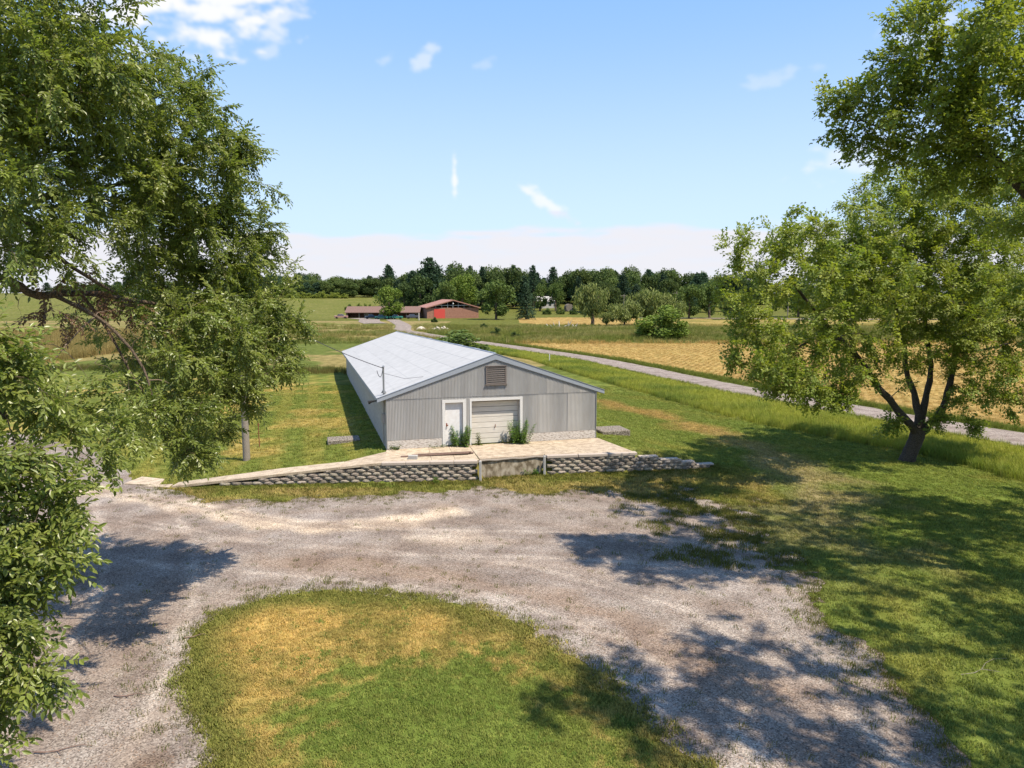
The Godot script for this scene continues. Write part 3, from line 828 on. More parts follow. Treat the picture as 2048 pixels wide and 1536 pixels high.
	for s in 2:
		var ru := func(q: float) -> float: return lerpf(5.215, eave, q) if s == 0 else lerpf(5.215, W - eave, q)
		var deck := part("roof", one(func(b):
			for k in 6:
				var w0 := lerpf(-0.05, L + 0.3, k / 6.0); var w1 := lerpf(-0.05, L + 0.3, (k + 1) / 6.0)
				var a0 := 4.245; var a1 := 4.245 - 0.346 * 5.625
				var p := [sp(ru.call(1.0), a1, w0), sp(ru.call(0.0), a0, w0), sp(ru.call(0.0), a0, w1), sp(ru.call(1.0), a1, w1), sp(ru.call(1.0), a1 + 0.12, w0), sp(ru.call(0.0), a0 + 0.12, w0), sp(ru.call(0.0), a0 + 0.12, w1), sp(ru.call(1.0), a1 + 0.12, w1)]
				if s == 1: p = [p[1], p[0], p[3], p[2], p[5], p[4], p[7], p[6]]
				for z in [0, 1, 4, 5]:
					if w0 < 0.0: p[z].y += FALL * 0.0
				b.hexa(p)), mats["roofing"], t)
		for k in 6:
			for j in 4:
				var q0 := k / 6.0; var q1 := minf((k + 1) / 6.0 + 0.012, 1.003)
				var lift := 0.126 + 0.0025 * (6 - k)
				var w0 := -0.055 + (L + 0.36) * j / 4.0 + (0.0 if j == 0 else rng.randf_range(-0.8, 0.8)); var w1 := -0.055 + (L + 0.36) * (j + 1) / 4.0 + (0.0 if j == 3 else 0.75)
				var y0 := 4.245 - 0.346 * 5.625 * q0 + lift; var y1 := 4.245 - 0.346 * 5.625 * q1 + lift + 0.003
				part("roof_sheet", one(func(b):
					var tt := rng.randf_range(0.95, 1.0)
					b.tint = Color(tt, tt, tt)
					for m in 5:
						var wa := lerpf(w0, w1, m / 5.0); var wb := lerpf(w0, w1, (m + 1) / 5.0)
						var j0 := 0.002 * (j % 2)
						var p := [sp(ru.call(q1), y1 - 0.01 + j0, wa), sp(ru.call(q0), y0 - 0.01 + j0, wa), sp(ru.call(q0), y0 - 0.01 + j0, wb), sp(ru.call(q1), y1 - 0.01 + j0, wb), sp(ru.call(q1), y1 + j0, wa), sp(ru.call(q0), y0 + j0, wa), sp(ru.call(q0), y0 + j0, wb), sp(ru.call(q1), y1 + j0, wb)]
						if s == 1: p = [p[1], p[0], p[3], p[2], p[5], p[4], p[7], p[6]]
						b.hexa(p)), mats["roofing"], deck)
		for e in [-0.095, L + 0.305]:
			part("fascia", one(func(b):
				var p := [sp(ru.call(1.0), 2.245, e), sp(5.215, 4.10, e), sp(5.215, 4.10, e + 0.04), sp(ru.call(1.0), 2.245, e + 0.04), sp(ru.call(1.0), 2.425, e), sp(5.215, 4.37, e), sp(5.215, 4.37, e + 0.04), sp(ru.call(1.0), 2.425, e + 0.04)]
				if e < 0.0:
					for q in p: q.y += 0.0
				if s == 1: p = [p[1], p[0], p[3], p[2], p[5], p[4], p[7], p[6]]
				b.hexa(p)), mats["fascia"], t)
			part("drip_edge", one(func(b):
				var p := [sp(ru.call(1.003), 2.427, e - 0.02), sp(5.215, 4.372, e - 0.02), sp(5.215, 4.372, e + 0.08), sp(ru.call(1.003), 2.427, e + 0.08), sp(ru.call(1.003), 2.446, e - 0.02), sp(5.215, 4.391, e - 0.02), sp(5.215, 4.391, e + 0.08), sp(ru.call(1.003), 2.446, e + 0.08)]
				if s == 1: p = [p[1], p[0], p[3], p[2], p[5], p[4], p[7], p[6]]
				b.hexa(p)), mats["fascia"], t)
		part("eave_board", one(func(b): for k in 6: sbox(b, minf(ru.call(1.0), ru.call(0.994)), maxf(ru.call(1.0), ru.call(0.994)), 2.235, 2.29, lerpf(-0.05, L + 0.3, k / 6.0), lerpf(-0.05, L + 0.3, (k + 1) / 6.0))), mats["fascia"], t)
	var rc := part("ridge_cap", one(func(b): for k in 8: b.tube([sp(5.215, 4.375, lerpf(-0.06, L + 0.3, k / 8.0)), sp(5.215, 4.375, lerpf(-0.06, L + 0.3, (k + 1) / 8.0))], [0.05, 0.05], 8)), mats["fascia"], t)
	for w in [4.5, 9.0, 14.0, 20.5, 24.0]:
		part("loose_flap", one(func(b): b.hexa([sp(5.18, 4.40, w), sp(5.52, 4.33, w), sp(5.52, 4.33, w + 1.1), sp(5.18, 4.40, w + 1.1), sp(5.20, 4.43, w), sp(5.50, 4.39, w), sp(5.54, 4.37, w + 1.1), sp(5.20, 4.44, w + 1.1)])), mats["fascia"], rc)
	# service mast, meter box, lamp
	var mast := part("service_mast", one(func(b): b.tube([sp(-0.05, 2.35, 0.45), sp(-0.05, 3.80, 0.45), sp(-0.05, 3.86, 0.42), sp(-0.10, 3.84, 0.36)], [0.045, 0.045, 0.06, 0.03], 10)), mats["steel"], t)
	part("flashing", one(func(b): b.tube([sp(-0.05, 2.62, 0.45), sp(-0.05, 2.74, 0.45)], [0.13, 0.06], 10)), mats["steel"], mast)
	part("guy_wire", one(func(b): b.tube([sp(-0.05, 3.55, 0.45), sp(1.0, 3.22, 0.9), sp(1.95, 3.25, 1.3)], [0.008, 0.008, 0.008], 5)), mats["cable"], mast)
	part("meter_box", one(func(b): sbox(b, -0.17, -0.022, 1.2, 1.62, 0.35, 0.62); b.tube([sp(-0.10, 0.2, 0.48), sp(-0.10, 1.2, 0.48)], [0.03, 0.03], 8); b.tube([sp(-0.08, 1.62, 0.48), sp(-0.06, 2.4, 0.46)], [0.035, 0.035], 8)), mats["steel"], t)
	part("eave_lamp", one(func(b): b.tube([sp(-0.40, 2.30, 0.2), sp(-0.62, 2.27, 0.2), sp(-0.80, 2.22, 0.2)], [0.03, 0.05, 0.09], 8)), mats["dark"], t)

func slab_piece(parent: Node, pts: Array, y: Array, thick: float, called := "slab") -> void:
	# pts: four Vector2, counter-clockwise from above (front-left, front-right, back-right, back-left)
	var b := MB.new()
	var tt := rng.randf_range(0.93, 1.05)
	b.tint = Color(0.60 * tt, 0.50 * tt, 0.375 * tt)
	var c := Vector2.ZERO
	for p in pts: c += p / 4.0
	var lo := []; var up := []; var tp := []
	for k in 4:
		var p: Vector2 = pts[k] + (c - pts[k]).normalized() * 0.006
		var q: Vector2 = p + (c - p).normalized() * 0.018
		lo.append(Vector3(p.x, y[k] - thick, p.y)); up.append(Vector3(p.x, y[k] - 0.014, p.y)); tp.append(Vector3(q.x, y[k], q.y))
	for k in 4:
		var j := (k + 1) % 4
		b.quad(lo[k], lo[j], up[j], up[k]); b.quad(up[k], up[j], tp[j], tp[k])
	b.quad(tp[0], tp[1], tp[2], tp[3]); b.quad(lo[3], lo[2], lo[1], lo[0])
	part(called, b.mesh(), mats["slab"], parent)

func build_apron() -> void:
	var o := Node3D.new()
	o.name = "walkway"
	add_child(o)
	tag(o, "pale concrete apron and ramp in front of the grey shed", "", "", "structure")
	var xs := [-5.6, -3.5, -1.44, 1.49, 3.5, 5.62]
	for k in 5:
		var x0: float = xs[k]; var x1: float = xs[k + 1]
		var e := 0.22 if k != 2 else 0.02
		var f0 := Vector2(x0, wall_z(x0 + 0.01) - e); var f1 := Vector2(x1, wall_z(x1 - 0.01) - e)
		var t0 := (x0 + 5.6) / 11.22; var t1 := (x1 + 5.6) / 11.22
		var b0 := Vector2(-5.85, -32.45).lerp(Vector2(4.32, -35.23), t0); var b1 := Vector2(-5.85, -32.45).lerp(Vector2(4.32, -35.23), t1)
		if k == 1 or k == 3:
			var fm := f0.lerp(f1, 0.5); var bm := b0.lerp(b1, 0.5)
			slab_piece(o, [f0, fm, bm, b0], [0.9, 0.9, 0.9, 0.9], 0.14)
			slab_piece(o, [fm, f1, b1, bm], [0.9, 0.9, 0.9, 0.9], 0.14)
		else:
			slab_piece(o, [f0, f1, b1, b0], [0.9, 0.9, 0.9, 0.9], 0.14)
	var rx := [-14.35, -12.2, -10.0, -7.4, -6.5, -5.6]
	for k in 5:
		var x0: float = rx[k]; var x1: float = rx[k + 1]
		slab_piece(o, [Vector2(x0, wall_z(x0) + 0.02 - 0.05), Vector2(x1, wall_z(x1) - 0.03), Vector2(x1, walk_back(x1)), Vector2(x0, walk_back(x0))], [ramp_y(x0) + 0.02, ramp_y(x1) + 0.02, ramp_y(x1) + 0.02, ramp_y(x0) + 0.02], 0.11)
	# broken edge of the old drive by the ramp's foot
	slab_piece(o, [Vector2(-16.6, -29.6), Vector2(-15.0, -29.35), Vector2(-15.2, -30.3), Vector2(-16.4, -30.7)], [0.07, 0.06, 0.08, 0.08], 0.1, "broken_slab")
	slab_piece(o, [Vector2(-15.6, -29.2), Vector2(-14.4, -29.0), Vector2(-14.45, -29.5), Vector2(-15.4, -29.32)], [0.055, 0.06, 0.07, 0.06], 0.1, "broken_slab")

func block_mesh(sd: int, w: float) -> ArrayMesh:
	var r := RandomNumberGenerator.new()
	r.seed = sd
	var b := MB.new()
	var t := r.randf_range(0.68, 1.18)
	b.tint = Color(0.50 * t, 0.43 * t * r.randf_range(0.97, 1.03), 0.35 * t)
	var cols := [-w / 2, -w * 0.30, -w * 0.16, w * 0.16, w * 0.30, w / 2]
	var dep := [-0.045, 0.005, 0.035, 0.035, 0.005, -0.045]
	var rows := [0.004, 0.03, 0.075, 0.125, 0.147]
	var rd := [-0.02, 0.0, 0.012, 0.004, -0.03]
	var g := []
	for j in 5:
		var row := []
		for i in 6:
			row.append(Vector3(cols[i] + (r.randf_range(-0.012, 0.012) if i > 0 and i < 5 else 0.0), rows[j] + (r.randf_range(-0.006, 0.006) if j > 0 and j < 4 else 0.0), dep[i] + rd[j] + r.randf_range(-0.016, 0.016)))
		g.append(row)
	for j in 4:
		for i in 5:
			b.quad(g[j][i], g[j][i + 1], g[j + 1][i + 1], g[j + 1][i])
	for i in 5:
		b.quad(g[4][i], g[4][i + 1], Vector3(cols[i + 1], 0.147, -0.26), Vector3(cols[i], 0.147, -0.26))
	b.quad(g[0][5], Vector3(w / 2, 0.004, -0.26), Vector3(w / 2, 0.147, -0.26), g[4][5])
	b.quad(Vector3(-w / 2, 0.004, -0.26), g[0][0], g[4][0], Vector3(-w / 2, 0.147, -0.26))
	b.quad(Vector3(w / 2, 0.004, -0.26), Vector3(-w / 2, 0.004, -0.26), Vector3(-w / 2, 0.147, -0.26), Vector3(w / 2, 0.147, -0.26))
	return b.mesh()

func build_retaining_walls() -> void:
	var variants := []
	for k in 10: variants.append(block_mesh(100 + k, 0.452))
	var lw := thing("retaining_wall", "long tapering wall of split face blocks beside the concrete ramp, left of the dock", "retaining wall", Vector3(-1.44, 0, -30.22))
	var rw := thing("retaining_wall", "short stepped wall of split face blocks right of the dock, ending in the lawn", "retaining wall", Vector3(1.49, 0, -31.2))
	for side in 2:
		var a := Vector2(-1.5, -30.22) if side == 0 else Vector2(1.60, -31.22)
		var e := Vector2(-14.4, -29.10) if side == 0 else Vector2(9.5, -32.42)
		var dir := (e - a).normalized()
		var len := a.distance_to(e)
		var own: Node3D = lw if side == 0 else rw
		var turn := Basis(Vector3.UP, atan2(-dir.y, dir.x) + (PI if side == 0 else 0.0))
		for j in 5:
			var s := 0.23 + (0.228 if j % 2 else 0.0)
			while s < len:
				var q := a + dir * s
				var ok := false
				if side == 0: ok = ramp_y(q.x) - 0.075 >= (j + 1) * 0.15
				else: ok = q.x < [9.4, 8.6, 7.8, 6.8, 5.8][j]
				if ok:
					var p := Vector3(q.x + rng.randf_range(-0.006, 0.006), j * 0.15 + 0.02, q.y - 0.02 - 0.014 * j + rng.randf_range(-0.014, 0.014))
					part("block", variants[rng.randi() % 10], mats["block"], own, Transform3D(turn, p - own.position))
				s += 0.456
		# coping
		if side == 0:
			for k in 4:
				var q0 := a.lerp(a + dir * 4.15, k / 4.0); var q1 := a.lerp(a + dir * 4.15, (k + 1) / 4.0)
				var m := (q0 + q1) / 2.0
				var yy := 0.775 + minf(0.0, (m.x + 5.0) * 0.03)
				part("coping", one(func(b): b.cbox(Vector3(-0.515, 0, -0.24), Vector3(0.515, 0.125, 0.035), 0.02)), mats["cap"], own, Transform3D(turn, Vector3(m.x, yy, m.y - 0.05) - own.position))
		else:
			var ends := [[1.55, 3.0, 0.775], [3.0, 4.4, 0.775], [4.4, 5.75, 0.775], [5.85, 6.75, 0.63], [6.85, 7.75, 0.475], [7.85, 8.5, 0.325], [8.6, 9.45, 0.175]]
			for k in 7:
				var xm: float = (ends[k][0] + ends[k][1]) / 2.0
				var hw: float = (ends[k][1] - ends[k][0]) / 2.0 - 0.004
				part("coping", one(func(b): b.cbox(Vector3(-hw, 0, -0.30), Vector3(hw, 0.12 if k < 3 else 0.07, 0.035), 0.02)), mats["cap"], own, Transform3D(turn, Vector3(xm, ends[k][2], wall_z(xm) - 0.06) - own.position))
		part("end_post", one(func(b): b.cbox(Vector3(-0.055, -0.15, -0.09), Vector3(0.055, 0.90, 0.06), 0.012)), mats["cinder"], own, Transform3D(Basis(), Vector3(-1.38 if side == 0 else 1.46, 0.0, -30.20 if side == 0 else -31.18) - own.position))
	var dk := thing("loading_dock", "stained concrete dock face between the two block walls", "loading dock", Vector3(0.02, 0, -31.05), 0.2917)
	part("face", one(func(b): b.box(Vector3(-1.52, -0.2, -0.25), Vector3(1.53, 0.74, 0.0))), mats["dock"], dk)
	for k in 2:
		var mat_k: Material = mats["deadwood"]
		part("timber", one(func(b):
			var pts := []
			var rr := []
			for i in 9:
				pts.append(Vector3(-1.5 + 0.375 * i, 0.80 + 0.02 * sin(i * 2.1 + k), 0.01 - 0.10 * k + 0.015 * sin(i * 1.7 + k * 2.0)))
				rr.append(0.058 - 0.006 * (i % 2))
			b.tube(pts, rr, 6)), mats["polewood"] if k == 0 else mat_k, dk)

func build_small_things() -> void:
	var specs := [[Vector3(-4.95, 0.905, -30.95), Vector3(-1.95, 0.965, -31.45), 0.14, "longest brown board lying on the apron nearest the wall edge"], [Vector3(-4.5, 0.91, -31.2), Vector3(-1.75, 0.93, -31.62), 0.14, "brown board lying on the apron behind the longest board"], [Vector3(-4.2, 0.965, -31.12), Vector3(-1.85, 0.99, -31.52), 0.09, "narrow brown board lying on top of the two others"]]
	for s in specs:
		var d: Vector3 = s[1] - s[0]
		var t := thing("board", s[3], "board", s[0], 0.0, "boards on the apron")
		var bas := Basis.looking_at(d, Vector3.UP)
		var w: float = s[2]
		part("plank", one(func(b): b.cbox(Vector3(-w / 2, 0.0, -d.length()), Vector3(w / 2, 0.04, 0.0), 0.004, Transform3D(bas, Vector3.ZERO))), mats["boards"], t)
	var cb := thing("concrete_block", "small grey concrete block beside the boards on the apron edge", "block", Vector3(-4.35, 0.90, -30.55), -0.1)
	part("block_body", one(func(b): b.cbox(Vector3(-0.2, 0, -0.1), Vector3(0.2, 0.17, 0.1), 0.01); b.box(Vector3(-0.14, 0.171, -0.06), Vector3(-0.02, 0.173, 0.06)); b.box(Vector3(0.02, 0.171, -0.06), Vector3(0.14, 0.173, 0.06))), mats["cinder"], cb)
	var pl := thing("concrete_step", "thin weathered concrete slab on the lawn left of the shed", "step", Vector3(-8.55, land(-8.55, -35.6), -35.6), SHED_TURN)
	part("slab", one(func(b): b.cbox(Vector3(-0.85, -0.2, -0.55), Vector3(0.75, 0.16, 0.55), 0.03)), mats["pad"], pl)
	var pr := thing("concrete_step", "thick brown stained concrete slab beside the right corner of the shed", "step", Vector3(5.35, land(5.35, -37.4) - 0.05, -37.4), SHED_TURN)
	part("slab", one(func(b): b.cbox(Vector3(-0.85, -0.2, -0.75), Vector3(0.75, 0.30, 0.7), 0.03)), mats["pad"], pr)
	# pole, cable, stakes
	var base := Vector3(-12.64, land(-12.64, -33.1) - 0.05, -33.1)
	var po := thing("utility_pole", "weathered grey wooden utility pole standing in the lawn behind the hanging branches", "pole", base)
	part("shaft", one(func(b): b.tube([Vector3(0, -0.3, 0), Vector3(0.01, 4, 0), Vector3(0.0, 7.9, 0)], [0.17, 0.15, 0.125], 14)), mats["polewood"], po)
	part("bracket", one(func(b): b.tube([Vector3(0.10, 7.55, 0), Vector3(0.24, 7.55, 0)], [0.03, 0.05], 8)), mats["steel"], po)
	var c0 := base + Vector3(0.24, 7.55, 0)
	var T := Transform3D(Basis(Vector3.UP, SHED_TURN), SHED_AT)
	var c1 := T * sp(-0.10, 3.80, 0.40)
	var ca := thing("service_cable", "black overhead cable sagging from the wooden pole to the shed mast", "cable", c0)
	part("wire", one(func(b):
		var pts := []; var rr := []
		for i in 17:
			var q := i / 16.0
			pts.append(c0.lerp(c1, q) - c0 + Vector3.DOWN * 0.9 * q * (1.0 - q)); rr.append(0.017)
		b.tube(pts, rr, 6)), mats["cable"], ca)
	part("drip_loop", one(func(b):
		var pts := []; var rr := []
		for i in 11:
			var q := i / 10.0
			pts.append(c1 - c0 + Vector3(-0.25 + 0.3 * q, -0.12 - 0.38 * sin(q * PI) + 0.15 * q, 0.03 * sin(q * 9.0))); rr.append(0.014)
		b.tube(pts, rr, 5)), mats["cable"], ca)
	var st := thing("marker_stake", "thin rusty red stake in the lawn beside the wooden pole", "stake", Vector3(-13.07, land(-13.07, -36.08), -36.08))
	part("rod", one(func(b): b.tube([Vector3(0, -0.2, 0), Vector3(-0.03, 1.25, 0)], [0.025, 0.02], 6); b.box(Vector3(-0.05, 1.1, -0.01), Vector3(0.02, 1.25, 0.01))), mats["rust"], st)
	var wp := thing("marker_stake", "short white stake in the grass strip near the lane", "stake", Vector3(4.41, land(4.41, -83.05), -83.05))
	part("rod", one(func(b): b.cbox(Vector3(-0.045, -0.2, -0.045), Vector3(0.045, 1.1, 0.045), 0.01)), mats["trim"], wp)
	# fallen sticks
	var sticks := [[-7.53, -15.98, 0.5, 0.4, "short fallen stick on the gravel left of the island rim"], [-7.73, -13.46, 0.62, 0.1, "fallen stick on the gravel nearest the island's left edge"], [-8.0, -11.76, 0.95, 0.2, "longest fallen stick on the gravel in the lower left corner"], [5.0, -15.2, 0.75, -0.5, "thin fallen twig on the shaded gravel right of the island"], [10.3, -14.6, 1.6, 0.45, "pale fallen branch on the shaded lawn at the right edge"]]
	for s in sticks:
		var y := land(s[0], s[1]) + 0.035
		var k := thing("fallen_stick", s[4], "stick", Vector3(s[0], y, s[1]), s[3], "fallen sticks")
		var L: float = s[2]
		part("wood", one(func(b):
			var pts := []; var rr := []
			for i in 6:
				pts.append(Vector3((i / 5.0 - 0.5) * L, 0.01 + 0.01 * sin(i * 2.0), 0.06 * L * sin(i * 1.3))); rr.append((0.013 if s[0] < 6.0 else 0.006) * (1.2 - i / 6.0))
			b.tube(pts, rr, 5)
			b.tube([pts[2], pts[2] + Vector3(0.12 * L, 0.02, 0.16 * L)], [0.008, 0.004], 4)), mats["boards"] if s[0] < 6.0 else mats["polewood"], k)

# ------------------------------------------------------------------ leaves and trees
func leaf(b: MB, at: Vector3, dir: Vector3, up: Vector3, l: float, w: float) -> void:
	var s := dir.cross(up).normalized()
	var n := s.cross(dir).normalized()
	var tip := at + dir * l - n * l * 0.12
	var r1 := at + dir * l * 0.32 + s * w * 0.5 + n * w * 0.16
	var r2 := at + dir * l * 0.66 + s * w * 0.40 + n * w * 0.10
	var l1 := at + dir * l * 0.32 - s * w * 0.5 + n * w * 0.16
	var l2 := at + dir * l * 0.66 - s * w * 0.40 + n * w * 0.10
	b.tri(at, r1, r2); b.tri(at, r2, tip); b.tri(at, tip, l2); b.tri(at, l2, l1)

func maple_leaf(b: MB, at: Vector3, dir: Vector3, up: Vector3, l: float) -> void:
	var s := dir.cross(up).normalized()
	var n := s.cross(dir).normalized()
	var a := at + dir * l * 0.25
	var tip := a + dir * l * 0.8 - n * l * 0.1
	for q in [-1.0, 1.0]:
		var lobe: Vector3 = a + dir * l * 0.25 + s * q * l * 0.52 - n * l * 0.06
		var notch: Vector3 = a + dir * l * 0.36 + s * q * l * 0.17 + n * l * 0.04
		var low: Vector3 = a - dir * l * 0.10 + s * q * l * 0.28
		if q > 0.0:
			b.tri(a, notch, tip); b.tri(a, lobe, notch); b.tri(a, low, lobe)
		else:
			b.tri(a, tip, notch); b.tri(a, notch, lobe); b.tri(a, lobe, low)

func sprig(kind: String) -> ArrayMesh:       # a leafy shoot along +x
	if sprigs.has(kind): return sprigs[kind]
	var b := MB.new()
	var r := RandomNumberGenerator.new()
	r.seed = kind.hash()
	var len := 0.46 if kind == "elm" else 0.40
	var k := 15 if kind == "elm" else 11
	b.tint = Color(0.6, 0.42, 0.8)
	b.tube([Vector3.ZERO, Vector3(len * 0.5, -0.02, 0.01), Vector3(len, -0.09, 0)], [0.004, 0.003, 0.0015], 3, false)
	for i in k:
		var q := (i + 1.0) / k
		var at := Vector3(len * q, -0.09 * q * q, 0)
		var side := 1.0 if i % 2 else -1.0
		if kind == "elm":
			var dir := Vector3(r.randf_range(0.3, 0.8), r.randf_range(-0.65, 0.1), side * r.randf_range(0.4, 0.9)).normalized()
			if i == k - 1: dir = Vector3(1, -0.4, 0).normalized()
			var up := Vector3(r.randf_range(-0.5, 0.5), 1, r.randf_range(-0.5, 0.5)).normalized()
			var g := r.randf_range(0.75, 1.25)
			b.tint = Color(g, g, g)
			leaf(b, at, dir, up, r.randf_range(0.075, 0.115), r.randf_range(0.038, 0.052))
		else:
			var dir := Vector3(r.randf_range(0.1, 0.8), r.randf_range(-0.6, 0.3), side * r.randf_range(0.5, 1.0)).normalized()
			var up := Vector3(r.randf_range(-0.6, 0.6), 1, r.randf_range(-0.6, 0.6)).normalized()
			var g := r.randf_range(0.75, 1.25)
			b.tint = Color(g, g, g)
			maple_leaf(b, at + dir * 0.03, dir, up, r.randf_range(0.09, 0.135))
	sprigs[kind] = b.mesh()
	return sprigs[kind]

func smooth_line(pts: Array, per: int) -> Array:
	var out := []
	for i in pts.size() - 1:
		var p0: Vector3 = pts[maxi(i - 1, 0)]; var p1: Vector3 = pts[i]; var p2: Vector3 = pts[i + 1]; var p3: Vector3 = pts[mini(i + 2, pts.size() - 1)]
		for k in per: out.append(p1.cubic_interpolate(p2, p0, p3, float(k) / per))
	out.append(pts[pts.size() - 1])
	return out

func leafy_tree(t: Node3D, kind: String, limbs: Array, blobs: Array, o: Dictionary) -> void:
	# limbs: [points (world), radius at start, radius at end]; blobs: [x, y, z, r]
	var r := RandomNumberGenerator.new()
	r.seed = o.get("seed", 5)
	var base := t.position
	var nodes := PackedVector3Array()
	var thick := PackedFloat32Array()
	var first := true
	for l in limbs:
		var pts: Array = smooth_line(l[0], 5)
		var rad := []
		for i in pts.size():
			var q := float(i) / (pts.size() - 1)
			var w: float = lerpf(l[1], l[2], pow(q, 0.8))
			if first: w *= 1.0 + 0.75 * pow(1.0 - q, 5.0)
			rad.append(w * (1.0 + (0.08 if not first else 0.03) * sin(i * 1.9 + l[1] * 30.0)))
			if i > 0 and not first: pts[i] += Vector3(r.randf_range(-1, 1), r.randf_range(-1, 1), r.randf_range(-1, 1)) * w * 0.22
			if not first or q > 0.8:
				nodes.append(pts[i]); thick.append(w)
			pts[i] = pts[i]
		var loc := []
		for p in pts: loc.append(p - base)
		var b := MB.new()
		b.tube(loc, rad, 12 if l[1] > 0.12 else 8)
		part("trunk" if first else "limb", b.mesh(), mats["bark" if kind == "elm" else "bark_grey"], t)
		first = false
	var tips := []
	for bl in blobs:
		var cnt := int(maxf(o.get("least", 4.0), o.get("k", 6.0) * pow(bl[3], 2.6)) * (bl[4] if bl.size() > 4 else 1.0))
		for i in cnt:
			var d := Vector3(r.randfn(), r.randfn(), r.randfn()).normalized()
			var q: Vector3 = Vector3(bl[0], bl[1], bl[2]) + d * bl[3] * pow(r.randf(), 0.45) * Vector3(1.0, 0.95, 1.0).length() / 1.703
			tips.append([q, q.distance_squared_to(nodes[0]), bl[5] if bl.size() > 5 else 0])
	tips.sort_custom(func(a, b): return a[1] < b[1])
	var tw := MB.new()
	var buf := PackedFloat32Array()
	var cols: Array = o.cols
	var spr := sprig(kind)
	var droop: float = o.get("droop", 0.3)
	var sc: float = o.get("size", 1.0)
	for tp in tips:
		var q: Vector3 = tp[0]
		var best := 0; var bd := 1e9
		for i in nodes.size():
			var dd := nodes[i].distance_squared_to(q)
			if dd < bd: bd = dd; best = i
		var a := nodes[best]
		var L := sqrt(bd)
		if L < 0.12: continue
		var dir := (q - a) / L
		var bow := Vector3.UP * L * 0.14 + Vector3(r.randf_range(-1, 1), r.randf_range(-0.5, 0.5), r.randf_range(-1, 1)) * L * 0.12
		var m1 := a.lerp(q, 0.4) + bow
		var m2 := a.lerp(q, 0.75) + bow * 0.7
		var r0 := minf(thick[best] * 0.6, 0.008 + 0.012 * L)
		tw.tube([a - base, m1 - base, m2 - base, q - base], [r0, r0 * 0.75, r0 * 0.5, 0.004], 4, false)
		nodes.append(m1); thick.append(r0 * 0.75)
		nodes.append(m2); thick.append(r0 * 0.6)
		nodes.append(q); thick.append(maxf(r0 * 0.4, 0.006))
		var tone: Color = (cols[0] as Color).lerp(cols[1], r.randf()) if tp[2] == 0 else Color(0.24, 0.145, 0.09)
		var ns: int = o.get("shoots", 9) if tp[2] < 2 else 0
		for s in ns:
			var f := 1.0 - 0.75 * pow(r.randf(), 1.2) if s > 0 else 1.0
			var at := a.lerp(m1, f / 0.4) if f < 0.4 else (m1.lerp(m2, (f - 0.4) / 0.35) if f < 0.75 else m2.lerp(q, (f - 0.75) / 0.25))
			var x := (dir * 0.8 + Vector3(r.randfn(), r.randfn(), r.randfn()) * 0.65 + Vector3.DOWN * droop).normalized()
			var y := (Vector3.UP + Vector3(r.randfn(), r.randfn(), r.randfn()) * 0.35).normalized()
			var z := x.cross(y).normalized()
			y = z.cross(x)
			var g := sc * r.randf_range(0.75, 1.2)
			x *= g; y *= g; z *= g
			if tp[2] == 1 and r.randf() < 0.62: continue
			var c := tone.lerp(cols[2], (0.5 if tp[2] == 0 else 0.0) * r.randf() * r.randf()) * r.randf_range(0.85, 1.15)
			var p := at - base
			buf.append_array(PackedFloat32Array([x.x, y.x, z.x, p.x, x.y, y.y, z.y, p.y, x.z, y.z, z.z, p.z, c.r, c.g, c.b, 1.0]))
	var bo := part("branches", tw.mesh(), mats["twig"], t)
	bo.set_meta("kind", "stuff")
	var mm := MultiMesh.new()
	mm.transform_format = MultiMesh.TRANSFORM_3D
	mm.use_colors = true
	mm.mesh = spr
	mm.instance_count = buf.size() / 16
	mm.buffer = buf
	var cr := MultiMeshInstance3D.new()
	cr.name = "crown"
	cr.multimesh = mm
	cr.material_override = mats["leaf_" + kind]
	t.add_child(cr)
	cr.set_meta("kind", "stuff")
	print(t.name, " tips ", tips.size(), " shoots ", buf.size() / 16)

